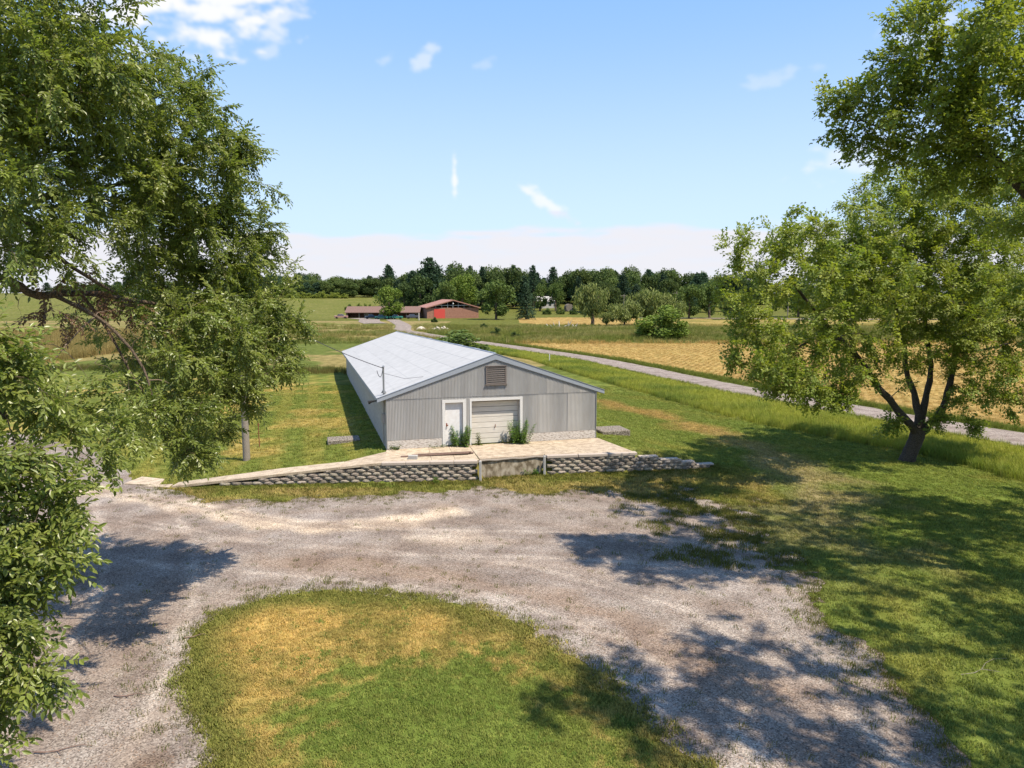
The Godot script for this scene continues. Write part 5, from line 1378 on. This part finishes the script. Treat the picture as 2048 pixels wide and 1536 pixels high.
func build_far_trees() -> void:
	leaf_mat("fl_dark", Color(0.075, 0.115, 0.038))
	leaf_mat("fl_mid", Color(0.115, 0.165, 0.044))
	leaf_mat("fl_light", Color(0.17, 0.235, 0.045))
	leaf_mat("fl_yellow", Color(0.27, 0.31, 0.06))
	leaf_mat("fl_pine", Color(0.052, 0.09, 0.05))
	leaf_mat("fl_willow", Color(0.22, 0.25, 0.08))
	far_tree("broadleaf_tree", "round", 0, "rounded green tree in front of the long brown shed", -40.1, -232.0, 10.9, 11.0, "fl_light")
	far_tree("broadleaf_tree", "round", 1, "dark spreading tree at the right end of the red barn", -5.1, -228.0, 12.6, 13.4, "fl_mid")
	far_tree("spruce_tree", "spruce", 0, "dark spruce standing just right of the barn's spreading tree", 4.5, -230.0, 11.2, 8.0, "fl_pine")
	far_tree("pine_tree", "pine", 0, "largest dark pine on the hill, behind and left of the red barn", -33.4, -290.0, 22.2, 17.0, "fl_pine")
	far_tree("pine_tree", "pine", 1, "second broad pine leaning against the largest one behind the barn", -41.0, -296.0, 17.5, 12.0, "fl_pine")
	far_tree("pine_tree", "round", 2, "broad dark crown wrapped round the largest pine behind the barn", -33.0, -293.0, 20.6, 15.0, "fl_pine")
	far_tree("broadleaf_tree", "round", 0, "dense dark tree filling the clump under the largest pine", -36.5, -283.0, 16.0, 13.0, "fl_dark")
	far_tree("broadleaf_tree", "round", 1, "dense dark tree at the left foot of the largest pine", -43.5, -288.0, 13.0, 10.0, "fl_dark")
	far_tree("broadleaf_tree", "round", 2, "bright green round tree behind the red barn roof", -19.6, -285.0, 16.2, 13.8, "fl_light")
	far_tree("broadleaf_tree", "round", 1, "grey green tree directly behind the barn's left roof slope", -25.0, -268.0, 13.2, 9.4, "fl_mid")
	far_tree("pine_tree", "pine", 2, "leftmost of the three tall pines right of the barn", 0.7, -330.0, 21.0, 10.7, "fl_pine", "tall pines on the hill")
	far_tree("pine_tree", "pine", 1, "middle one of the three tall pines right of the barn", 9.8, -335.0, 21.2, 8.5, "fl_pine", "tall pines on the hill")
	far_tree("pine_tree", "pine", 0, "rightmost of the three tall pines right of the barn", 19.4, -340.0, 20.5, 10.1, "fl_pine", "tall pines on the hill")
	far_tree("pine_tree", "pine", 2, "dark pine top rising over the barn's spreading tree", -12.7, -310.0, 19.5, 9.0, "fl_pine")
	far_tree("pine_tree", "pine", 1, "dark pine top rising over the bright green tree", -18.7, -320.0, 20.4, 9.0, "fl_pine")
	far_tree("willow_tree", "willow", 0, "tall willow with bare forked trunk beside the log pile", 20.6, -182.0, 11.5, 10.4, "fl_willow")
	far_tree("willow_tree", "willow", 1, "large pale willow behind the round roadside bush", 33.9, -178.0, 10.2, 12.0, "fl_willow")
	far_tree("willow_tree", "willow", 2, "low willow between the tall willow and the large pale one", 27.2, -172.0, 6.8, 9.4, "fl_willow")
	far_tree("willow_tree", "willow", 1, "small willow thicket at the foot of the tall willow", 23.4, -176.0, 4.0, 4.6, "fl_willow")
	far_tree("willow_tree", "willow", 0, "pale willow right of the large pale one", 39.5, -176.0, 7.6, 8.6, "fl_willow")
	far_tree("round_bush", "bush", 0, "large round green bush on the bank beyond the stubble", 26.6, -126.0, 6.5, 9.8, "fl_light")
	far_tree("round_bush", "bush", 0, "dark green bush rising behind the grey shed's roof", -7.4, -92.0, 3.7, 11.0, "fl_mid")
	far_tree("broadleaf_tree", "round", 0, "small light tree below the tall pines, left of its pair", 11.7, -300.0, 12.6, 7.6, "fl_mid")
	far_tree("broadleaf_tree", "round", 2, "small light tree below the tall pines, right of its pair", 18.3, -298.0, 13.2, 8.4, "fl_mid")
	far_tree("broadleaf_tree", "round", 1, "leafy tree by the far road, left of its row", 58.6, -236.0, 11.3, 10.8, "fl_mid", "trees along the far road")
	far_tree("broadleaf_tree", "round", 2, "leafy tree by the far road, second of its row", 66.5, -240.0, 12.6, 10.6, "fl_mid", "trees along the far road")
	far_tree("broadleaf_tree", "round", 0, "small tree by the far road, just left of the forked tree", 69.8, -228.0, 8.6, 9.1, "fl_dark", "trees along the far road")
	far_tree("broadleaf_tree", "round", 1, "tree on the far road behind the forked tree's left boughs", 100.4, -250.0, 13.2, 14.1, "fl_mid", "trees along the far road")
	far_tree("broadleaf_tree", "round", 2, "tree on the far road behind the forked tree's trunk line", 118.0, -240.0, 11.5, 13.5, "fl_dark", "trees along the far road")
	var row := [[13.5, -275.0, 3.5], [18.7, -275.0, 3.3], [23.7, -275.0, 3.5], [28.1, -275.0, 3.1], [36.0, -262.0, 3.0]]
	var ord := ["first", "second", "third", "fourth", "fifth"]
	for i in 5: far_tree("shrub", "shrub", i, ord[i] + " round shrub from the left in the row above the golden field", row[i][0], row[i][1], land(row[i][0], row[i][1]) + 2.7, row[i][2] * 1.1, "fl_mid", "shrub row above the golden field")
	row = [[-68.4, -300.0, 4.2], [-64.2, -300.0, 2.5], [-61.9, -300.0, 2.5], [-59.4, -300.0, 2.3]]
	for i in 4: far_tree("shrub", "shrub", i, ord[i] + " small shrub from the left on the hill behind the brown shed", row[i][0], row[i][1], land(row[i][0], row[i][1]) + 3.0, row[i][2], "fl_mid" if i == 0 else "fl_light", "shrubs behind the brown shed")
	row = [[-22.3, -205.0, 2.2, "small dark shrub in the meadow before the red barn"], [-6.5, -165.0, 1.8, "dark shrub tuft in the meadow below the barn's spreading tree"], [-3.1, -138.0, 2.3, "dark shrub tuft beside the lane above the stubble"], [0.6, -130.0, 1.7, "smallest dark shrub tuft beside the lane"]]
	for i in 4: far_tree("shrub", "shrub", i, row[i][3], row[i][0], row[i][1], land(row[i][0], row[i][1]) + row[i][2] * 0.75, row[i][2], "fl_dark")
	for i in 9: far_tree("shrub", "shrub", i, ["first", "second", "third", "fourth", "fifth", "sixth", "seventh", "eighth", "ninth"][i] + " yellow green shrub from the left in the hedge before the left wood", -125.3 + 3.95 * i, -402.0 + (i % 3), land(-120.0, -402.0) + 2.6 + (i * 7 % 4) * 0.5, 5.4, "fl_yellow", "yellow green hedge shrubs")
	# the wood along the skyline
	for kind in ["round", "pine"]:
		rng.seed = 31 if kind == "round" else 32
		var spots := []
		var add := func(x0: float, x1: float, z0: float, z1: float, cnt: int, top0: float, top1: float, w0: float):
			for i in cnt:
				var q := rng.randf()
				var x := lerpf(x0, x1, q); var z := rng.randf_range(z0, z1)
				var y := land(x, z)
				var h := maxf(lerpf(top0, top1, q) + rng.randf_range(-3.6, 1.6) - y, 4.0)
				var g := rng.randf_range(0.7, 1.3)
				var c := Color(0.085, 0.125, 0.04).lerp(Color(0.125, 0.165, 0.05), rng.randf()) if kind == "round" else Color(0.05, 0.088, 0.05)
				spots.append([x, y, z, w0 * rng.randf_range(0.8, 1.25) / 9.6, rng.randf() * TAU, Color(c.r * g, c.g * g, c.b * g), h / 9.9 / (w0 / 9.6)])
		var f := 1.0 if kind == "round" else 0.35
		add.call(-165.0, -50.0, -470.0, -412.0, int(110 * f), 19.0, 13.8, 11.0)
		add.call(-56.0, 8.0, -360.0, -305.0, int(44 * f), 17.0, 17.0, 11.0)
		add.call(5.0, 60.0, -400.0, -335.0, int(44 * f), 17.0, 18.0, 10.0)
		add.call(40.0, 130.0, -390.0, -320.0, int(64 * f), 17.8, 15.6, 11.0)
		add.call(30.0, 90.0, -318.0, -285.0, int(16 * f), 12.0, 12.0, 9.0)
		add.call(120.0, 420.0, -420.0, -300.0, int(70 * f), 17.0, 14.0, 12.0)
		add.call(-420.0, -150.0, -640.0, -520.0, int(60 * f), 15.5, 17.0, 12.0)
		add.call(-700.0, -300.0, -420.0, -250.0, int(25 * f), 14.0, 14.0, 12.0)
		spread_copies("wood", "dark green wood of broadleaf trees along the skyline" if kind == "round" else "blue green pines mixed into the wood along the skyline", far_mesh(kind, 0 if kind == "round" else 2), mats["leaf_far"], spots)

# ------------------------------------------------------------------ far buildings and things
func build_far_things() -> void:
	var y := land(-28.3, -237.5)
	var t := thing("red_barn", "red roofed barn with open truss gable and bright red sliding door in the distance", "barn", Vector3(-28.3, y, -237.5), SHED_TURN)
	part("front_wall", one(func(b): b.box(Vector3(0, -0.3, -0.2), Vector3(2.4, 3.5, 0)); b.box(Vector3(6.0, -0.3, -0.2), Vector3(17.6, 3.5, 0)); b.box(Vector3(2.4, 3.0, -0.2), Vector3(6.0, 3.5, 0))), mats["barnwall"], t)
	part("door", one(func(b): b.box(Vector3(2.35, 0, 0.02), Vector3(6.05, 3.05, 0.12))), mats["barndoor"], t)
	for s in 2:
		part("side_wall", one(func(b): b.box(Vector3(0 if s == 0 else 17.4, -0.3, -20), Vector3(0.2 if s == 0 else 17.6, 3.5, -0.2))), mats["barndark"], t)
		part("roof", one(func(b):
			var e := -0.5 if s == 0 else 18.1
			var p := [Vector3(e, 3.42, 0.5), Vector3(8.8, 6.0, 0.5), Vector3(8.8, 6.0, -20.5), Vector3(e, 3.42, -20.5), Vector3(e, 3.6, 0.5), Vector3(8.8, 6.2, 0.5), Vector3(8.8, 6.2, -20.5), Vector3(e, 3.6, -20.5)]
			if s == 1: p = [p[1], p[0], p[3], p[2], p[5], p[4], p[7], p[6]]
			b.hexa(p)), mats["barnroof"], t)
		part("verge_board", one(func(b):
			var e := -0.5 if s == 0 else 18.1
			var p := [Vector3(e, 3.3, 0.62), Vector3(8.8, 5.88, 0.62), Vector3(8.8, 5.88, 0.52), Vector3(e, 3.3, 0.52), Vector3(e, 3.62, 0.62), Vector3(8.8, 6.22, 0.62), Vector3(8.8, 6.22, 0.52), Vector3(e, 3.62, 0.52)]
			if s == 1: p = [p[1], p[0], p[3], p[2], p[5], p[4], p[7], p[6]]
			b.hexa(p)), mats["barnroof"], t)
	part("back_wall", one(func(b): b.box(Vector3(0, -0.3, -20.2), Vector3(17.6, 3.5, -20)); b.hexa([Vector3(0, 3.5, -20), Vector3(8.8, 3.5, -20), Vector3(8.8, 3.5, -20.2), Vector3(0, 3.5, -20.2), Vector3(0, 3.52, -20), Vector3(8.8, 5.98, -20), Vector3(8.8, 5.98, -20.2), Vector3(0, 3.52, -20.2)]); b.hexa([Vector3(8.8, 3.5, -20), Vector3(17.6, 3.5, -20), Vector3(17.6, 3.5, -20.2), Vector3(8.8, 3.5, -20.2), Vector3(8.8, 5.98, -20), Vector3(17.6, 3.52, -20), Vector3(17.6, 3.52, -20.2), Vector3(8.8, 5.98, -20.2)])), mats["barndark"], t)
	part("truss", one(func(b):
		b.box(Vector3(0.5, 4.2, -0.15), Vector3(17.1, 4.32, -0.05)) if false else b.box(Vector3(2.6, 4.25, -0.15), Vector3(15.0, 4.37, -0.05))
		for u in [3.0, 5.0, 7.0, 8.8, 10.6, 12.6, 14.6]: b.box(Vector3(u - 0.05, 3.5, -0.16), Vector3(u + 0.05, 6.0 - absf(u - 8.8) * 0.29, -0.04))), mats["trim"], t)
	part("barn_lamp", one(func(b): b.tube([Vector3(8.8, 5.2, 0.25), Vector3(8.8, 4.75, 0.3)], [0.12, 0.3], 8)), mats["trim"], t)
	# long open brown shed
	y = land(-44.0, -243.0)
	t = thing("open_shed", "long low brown roofed open fronted shed left of the red barn", "shed", Vector3(-56.3, y, -242.0), 0.03)
	part("roof", one(func(b):
		b.hexa([Vector3(-0.4, 1.75, 0.6), Vector3(25.0, 1.75, 0.6), Vector3(25.0, 3.7, -4.5), Vector3(-0.4, 3.7, -4.5), Vector3(-0.4, 1.92, 0.6), Vector3(25.0, 1.92, 0.6), Vector3(25.0, 3.9, -4.5), Vector3(-0.4, 3.9, -4.5)])
		b.hexa([Vector3(-0.4, 3.7, -4.5), Vector3(25.0, 3.7, -4.5), Vector3(25.0, 1.75, -9.6), Vector3(-0.4, 1.75, -9.6), Vector3(-0.4, 3.9, -4.5), Vector3(25.0, 3.9, -4.5), Vector3(25.0, 1.92, -9.6), Vector3(-0.4, 1.92, -9.6)])), mats["brownroof"], t)
	part("back_wall", one(func(b): b.box(Vector3(0, -0.2, -5.0), Vector3(24.6, 2.6, -4.8))), mats["barndark"], t)
	part("end_wall", one(func(b): b.box(Vector3(0, -0.2, -9), Vector3(0.2, 1.9, 0)); b.hexa([Vector3(0, 1.9, 0), Vector3(0.2, 1.9, 0), Vector3(0.2, 1.9, -9), Vector3(0, 1.9, -9), Vector3(0, 3.5, -4.3), Vector3(0.2, 3.5, -4.3), Vector3(0.2, 3.5, -4.7), Vector3(0, 3.5, -4.7)])), mats["barndark"], t)
	for k in 7: part("post", one(func(b): b.box(Vector3(0.3 + 4.0 * k, -0.2, 0.0), Vector3(0.5 + 4.0 * k, 1.85, 0.2))), mats["polewood"], t)
	part("pale_door", one(func(b): b.box(Vector3(5.3, 0, -4.7), Vector3(7.0, 1.7, -4.6)); b.box(Vector3(22.2, 0.2, -4.7), Vector3(23.6, 1.6, -4.6))), mats["garage"], t)
	# vehicles in front of it
	var cars := [[-56.8, -237.0, 0.1, Color(0.32, 0.18, 0.15), "small faded red car at the left end of the brown shed"], [-45.8, -232.5, 0.25, Color(0.02, 0.035, 0.05), "dark blue pickup left of the tree at the brown shed"], [-42.2, -231.0, -0.1, Color(0.02, 0.14, 0.11), "teal green car parked left of the tree trunk"], [-37.6, -231.2, 0.05, Color(0.02, 0.15, 0.11), "teal green car parked right of the tree trunk"], [-40.0, -234.5, 0.15, Color(0.6, 0.6, 0.6), "white car behind the teal green cars"], [-33.0, -236.5, 0.3, Color(0.04, 0.045, 0.07), "dark car beside the red barn's left wall"]]
	for c in cars:
		var o := thing("parked_car", c[4], "car", Vector3(c[0], land(c[0], c[1]) + 0.0, c[1]), c[2], "vehicles by the brown shed")
		part("body", one(func(b):
			b.tint = c[3]
			b.cbox(Vector3(-2.2, 0.35, -0.85), Vector3(2.2, 0.95, 0.85), 0.12)), mats["paint"], o)
		part("cabin", one(func(b):
			b.hexa([Vector3(-1.3, 0.94, 0.78), Vector3(1.0, 0.94, 0.78), Vector3(1.0, 0.94, -0.78), Vector3(-1.3, 0.94, -0.78), Vector3(-0.9, 1.42, 0.62), Vector3(0.45, 1.42, 0.62), Vector3(0.45, 1.42, -0.62), Vector3(-0.9, 1.42, -0.62)])), mats["glass"], o)
		part("roof_panel", one(func(b): b.tint = c[3]; b.cbox(Vector3(-0.92, 1.42, -0.64), Vector3(0.47, 1.48, 0.64), 0.03)), mats["paint"], o)
		for wx in [-1.4, 1.4]:
			for wz in [-0.8, 0.8]: part("wheel", one(func(b): b.tube([Vector3(wx, 0.33, wz - 0.1), Vector3(wx, 0.33, wz + 0.1)], [0.33, 0.33], 12)), mats["tyre"], o)
	t = thing("gate_post", "pale post standing in front of the red barn's left corner", "post", Vector3(-29.0, land(-29.0, -222.0), -222.0))
	part("shaft", one(func(b): b.tube([Vector3(0, -0.3, 0), Vector3(0, 2.3, 0)], [0.2, 0.17], 8)), mats["deadwood"], t)
	# heaps
	rng.seed = 8
	for h in [["earth_mound", "smooth tan heap of earth in the meadow before the red barn", -20.6, -161.3, 1.3, 0.9, 14, "mound"], ["rubble_heap", "pale rubble heap right of the tan earth heap", -16.0, -159.5, 2.2, 0.7, 40, "heap"]]:
		t = thing(h[0], h[1], h[7], Vector3(h[2], land(h[2], h[3]), h[3]))
		if h[6] == 14:
			part("earth", one(func(b):
				for i in 14:
					for j in 5:
						var f := func(a: int, q: int) -> Vector3:
							var ang := TAU * a / 14.0
							var rr: float = h[4] * (1.0 - q / 5.0) * (1.0 + 0.15 * sin(a * 2.3) + 0.1 * sin(a * 5.0 + q))
							return Vector3(cos(ang) * rr, h[5] * sin(q / 5.0 * PI / 2) - 0.05, sin(ang) * rr)
						b.quad(f.call(i + 1, j), f.call(i, j), f.call(i, j + 1), f.call(i + 1, j + 1))), mats["rubble"], t)
		else:
			for i in h[6]:
				var a := rng.randf() * TAU; var q := sqrt(rng.randf())
				var s := rng.randf_range(0.18, 0.42)
				var bs := Basis.from_euler(Vector3(rng.randf() * 6.0, rng.randf() * 6.0, rng.randf() * 6.0))
				part("rock", one(func(b): b.cbox(Vector3(-s, -s * 0.6, -s * 0.8), Vector3(s, s * 0.6, s * 0.8), s * 0.3, Transform3D(bs, Vector3(cos(a) * q * h[4], h[5] * (1.0 - q) * rng.randf() + s * 0.3, sin(a) * q * 0.9)))), mats["rubble"], t)
	t = thing("log_pile", "heap of bleached logs and roots left of the tall willow", "log pile", Vector3(12.0, land(12.0, -166.0), -166.0))
	for i in 26:
		var x := rng.randf_range(-3.6, 3.6)
		var d := Vector3(rng.randfn(), absf(rng.randfn()) * 0.45, rng.randfn() * 0.5).normalized() * rng.randf_range(0.8, 2.0)
		part("log", one(func(b): b.tube([Vector3(x, 0.1, 0), Vector3(x, 0.15, 0) + d * 0.5 + Vector3(0, 0.08, 0), Vector3(x, 0.1, 0) + d], [0.14, 0.11, 0.05], 6)), mats["deadwood"], t)
	# poles along the far road
	var poles := [[55.2, -240.0, 9.0, "utility pole by the far road right of the large pale willow"], [41.0, -262.0, 8.0, "utility pole with cross arm behind the willows"], [92.0, -238.0, 9.0, "utility pole by the far road under the forked tree's boughs"]]
	for p in poles:
		t = thing("utility_pole", p[3], "pole", Vector3(p[0], land(p[0], p[1]), p[1]), 0.2)
		var h: float = p[2]
		part("shaft", one(func(b): b.tube([Vector3(0, -0.3, 0), Vector3(0, h, 0)], [0.17, 0.12], 8)), mats["polewood"], t)
		part("cross_arm", one(func(b): b.box(Vector3(-1.2, h - 0.7, -0.06), Vector3(1.2, h - 0.55, 0.06))), mats["polewood"], t)
	# house and outbuilding on the hill
	t = thing("farm_house", "white house half hidden by trees on the hill right of the barn", "house", Vector3(14.6, land(14.6, -322.0), -322.0), 0.3)
	part("wall", one(func(b): b.box(Vector3(-4, -0.3, -3), Vector3(4, 3.0, 3))), mats["cinder"], t)
	part("roof", one(func(b): b.hexa([Vector3(-4.4, 2.9, 3.5), Vector3(4.4, 2.9, 3.5), Vector3(4.4, 2.9, -3.5), Vector3(-4.4, 2.9, -3.5), Vector3(-4.4, 5.2, 0.1), Vector3(4.4, 5.2, 0.1), Vector3(4.4, 5.2, -0.1), Vector3(-4.4, 5.2, -0.1)])), mats["cinder"], t)
	for k in 2: part("window", one(func(b): b.box(Vector3(-2.6 + 3.6 * k, 1.0, 3.01), Vector3(-1.4 + 3.6 * k, 2.2, 3.05))), mats["glass"], t)
	t = thing("garden_shed", "small pale shed with rounded roof on the hill lawn", "shed", Vector3(23.6, land(23.6, -297.0), -297.0), 0.2)
	part("wall", one(func(b): b.box(Vector3(-1.6, -0.3, -1.5), Vector3(1.6, 1.7, 1.5))), mats["pad"], t)
	part("roof", one(func(b): b.tube([Vector3(0, 1.5, 1.7), Vector3(0, 1.5, -1.7)], [1.6, 1.6], 14)), mats["pad"], t)
	part("door", one(func(b): b.box(Vector3(-0.6, 0, 1.51), Vector3(0.6, 1.6, 1.56))), mats["dark"], t)

# ------------------------------------------------------------------ sky
func make_sky() -> PanoramaSkyMaterial:
	var w := 2560; var h := 1280
	var fb := FastNoiseLite.new()
	fb.noise_type = FastNoiseLite.TYPE_SIMPLEX_SMOOTH
	fb.frequency = 0.10; fb.fractal_octaves = 5; fb.seed = 4
	var data := PackedFloat32Array()
	data.resize(w * h * 3)
	# cirrus and small cumulus: azimuth, elevation, half length, half width (degrees), slope, strength
	var puffs := [[-27.0, 20.0, 5.0, 2.8, 0.25, 1.0], [-20.5, 20.2, 5.6, 2.4, 0.35, 0.95], [-33.0, 22.0, 5.0, 3.0, 0.2, 0.9], [-17.2, 19.0, 2.4, 0.8, 0.8, 0.6], [-6.6, 17.3, 1.3, 0.5, 0.8, 0.45], [-18.0, 17.0, 1.4, 0.45, 0.6, 0.35], [-4.5, 9.1, 0.25, 0.9, 0.0, 0.85], [2.6, 7.2, 2.6, 0.42, -0.8, 0.75], [25.5, 9.6, 4.5, 0.9, 0.15, 0.45], [19.5, 15.2, 3.0, 0.35, 0.15, 0.25], [-9.5, 17.2, 0.8, 0.3, 0.5, 0.25], [-2.0, 17.0, 0.9, 0.3, 0.2, 0.2], [29.0, 17.0, 3.0, 1.0, 0.3, 0.4]]
	for j in h:
		var el := 90.0 - (j + 0.5) / h * 180.0
		if j > h / 2 + 6:
			break
		var q := clampf(el / 90.0, 0.0, 1.0)
		var base := Color(0.575, 0.745, 0.94).lerp(Color(0.245, 0.455, 0.86), smoothstep(0.015, 0.27, q)).lerp(Color(0.085, 0.25, 0.66), smoothstep(0.25, 1.0, q))
		var band_row := el < 9.0
		for i in w:
			var az := (i + 0.5) / w * 360.0
			if az > 180.0: az -= 360.0
			var c := base
			var k := 0.0
			if band_row and el > -1.0:
				var n := fb.get_noise_2d(az * 1.2, el * 9.0)
				var top := 4.75 + 0.35 * sin(az * 0.09 + 0.4) + n * 0.9
				k = smoothstep(top + 0.25, top - 0.45, el) * (0.92 - 0.25 * clampf(fb.get_noise_2d(az * 2.0 + 90.0, el * 14.0), 0.0, 1.0))
			if el > 5.0 and el < 26.0 and az > -36.0 and az < 36.0:
				for p in puffs:
					var dx: float = az - p[0]; var dy: float = el - p[1]
					if absf(dx) > p[2] * 2.2 or absf(dy) > p[2] * 2.0 + p[3] * 2.0: continue
					dy -= dx * p[4] * 0.8
					var g: float = 1.0 - Vector2(dx / p[2], dy / (p[3] * 1.6)).length()
					if g > -0.3:
						var n := fb.get_noise_2d(az * 3.4 + el * 3.0 + 30.0, el * 7.0 - az * 1.5)
						k = maxf(k, p[5] * smoothstep(0.0, 0.75, g + n * 0.9))
			elif el > 5.0 and el < 70.0 and absf(az) >= 36.0:
				var sc := 1.0 / sin(deg_to_rad(el) + 0.12)
				var n := fb.get_noise_2d(cos(deg_to_rad(az)) * sc * 14.0, sin(deg_to_rad(az)) * sc * 14.0 + 60.0)
				k = maxf(k, 0.85 * smoothstep(0.22, 0.55, n) * smoothstep(36.0, 46.0, absf(az)))
			if k > 0.0:
				var cl := Color(0.715, 0.70, 0.735) if el < 6.5 else Color(0.82, 0.82, 0.85)
				c = c.lerp(cl, k)
			var o := (j * w + i) * 3
			data[o] = c.r; data[o + 1] = c.g; data[o + 2] = c.b
	for j in range(h / 2 + 7, h):
		for i in range(0, w):
			var o := (j * w + i) * 3
			data[o] = 0.2; data[o + 1] = 0.2; data[o + 2] = 0.16
	var m := PanoramaSkyMaterial.new()
	m.panorama = ImageTexture.create_from_image(Image.create_from_data(w, h, false, Image.FORMAT_RGBF, data.to_byte_array()))
	return m

# ------------------------------------------------------------------ the scene
func _ready() -> void:
	rng.seed = 1
	nz.noise_type = FastNoiseLite.TYPE_SIMPLEX_SMOOTH; nz.frequency = 0.02; nz.fractal_octaves = 3; nz.seed = 3
	nf.noise_type = FastNoiseLite.TYPE_SIMPLEX_SMOOTH; nf.frequency = 0.05; nf.fractal_octaves = 3; nf.seed = 9
	var cam := Camera3D.new()
	cam.name = "camera"
	add_child(cam)
	cam.position = Vector3(0, 8.1, 0)
	cam.rotation_degrees = Vector3(-7.224, 0, 0)
	cam.fov = 56.81
	cam.near = 0.1
	cam.far = 6000.0
	cam.current = true
	var env := Environment.new()
	env.background_mode = Environment.BG_SKY
	env.sky = Sky.new()
	env.sky.sky_material = make_sky()
	env.background_energy_multiplier = 0.78
	env.tonemap_mode = Environment.TONE_MAPPER_LINEAR
	env.tonemap_exposure = 1.6
	env.sdfgi_enabled = true
	env.ssao_enabled = true
	env.ssil_enabled = true
	var we := WorldEnvironment.new()
	we.name = "environment"
	we.environment = env
	add_child(we)
	var sun := DirectionalLight3D.new()
	sun.name = "sun"
	add_child(sun)
	sun.look_at_from_position(Vector3.ZERO, -SUN_TO, Vector3.UP)
	sun.light_energy = 1.6
	sun.light_color = Color(1.0, 0.955, 0.88)
	sun.light_angular_distance = 0.53
	sun.shadow_enabled = true
	sun.directional_shadow_max_distance = 300.0
	print("sky done ", Time.get_ticks_msec())
	make_materials()
	build_ground()
	print("ground done ", Time.get_ticks_msec())
	build_lot()
	ground_piece("road", "narrow pale gravel lane running away between tall grass and stubble", strip(ROAD, 1.95, 0.05), mats["road"])
	ground_piece("road", "distant paved road behind the fields at the right", strip(PackedVector2Array([Vector2(44, -246), Vector2(70, -238), Vector2(110, -230), Vector2(180, -222)]), 3.0, 0.06), mats["road"])
	ground_piece("driveway", "pale gravel drive in front of the brown shed", strip(PackedVector2Array([Vector2(-52, -238), Vector2(-46, -229), Vector2(-42, -210), Vector2(-37.5, -196)]), 3.2, 0.06), mats["road"])
	print("lot done ", Time.get_ticks_msec())
	build_shed()
	build_apron()
	build_retaining_walls()
	print("shed done ", Time.get_ticks_msec())
	build_near_trees()
	print("near trees done ", Time.get_ticks_msec())
	build_far_trees()
	build_far_things()
	print("far done ", Time.get_ticks_msec())
	build_small_things()
	build_weeds()
	build_grass()
	print("grass done ", Time.get_ticks_msec())
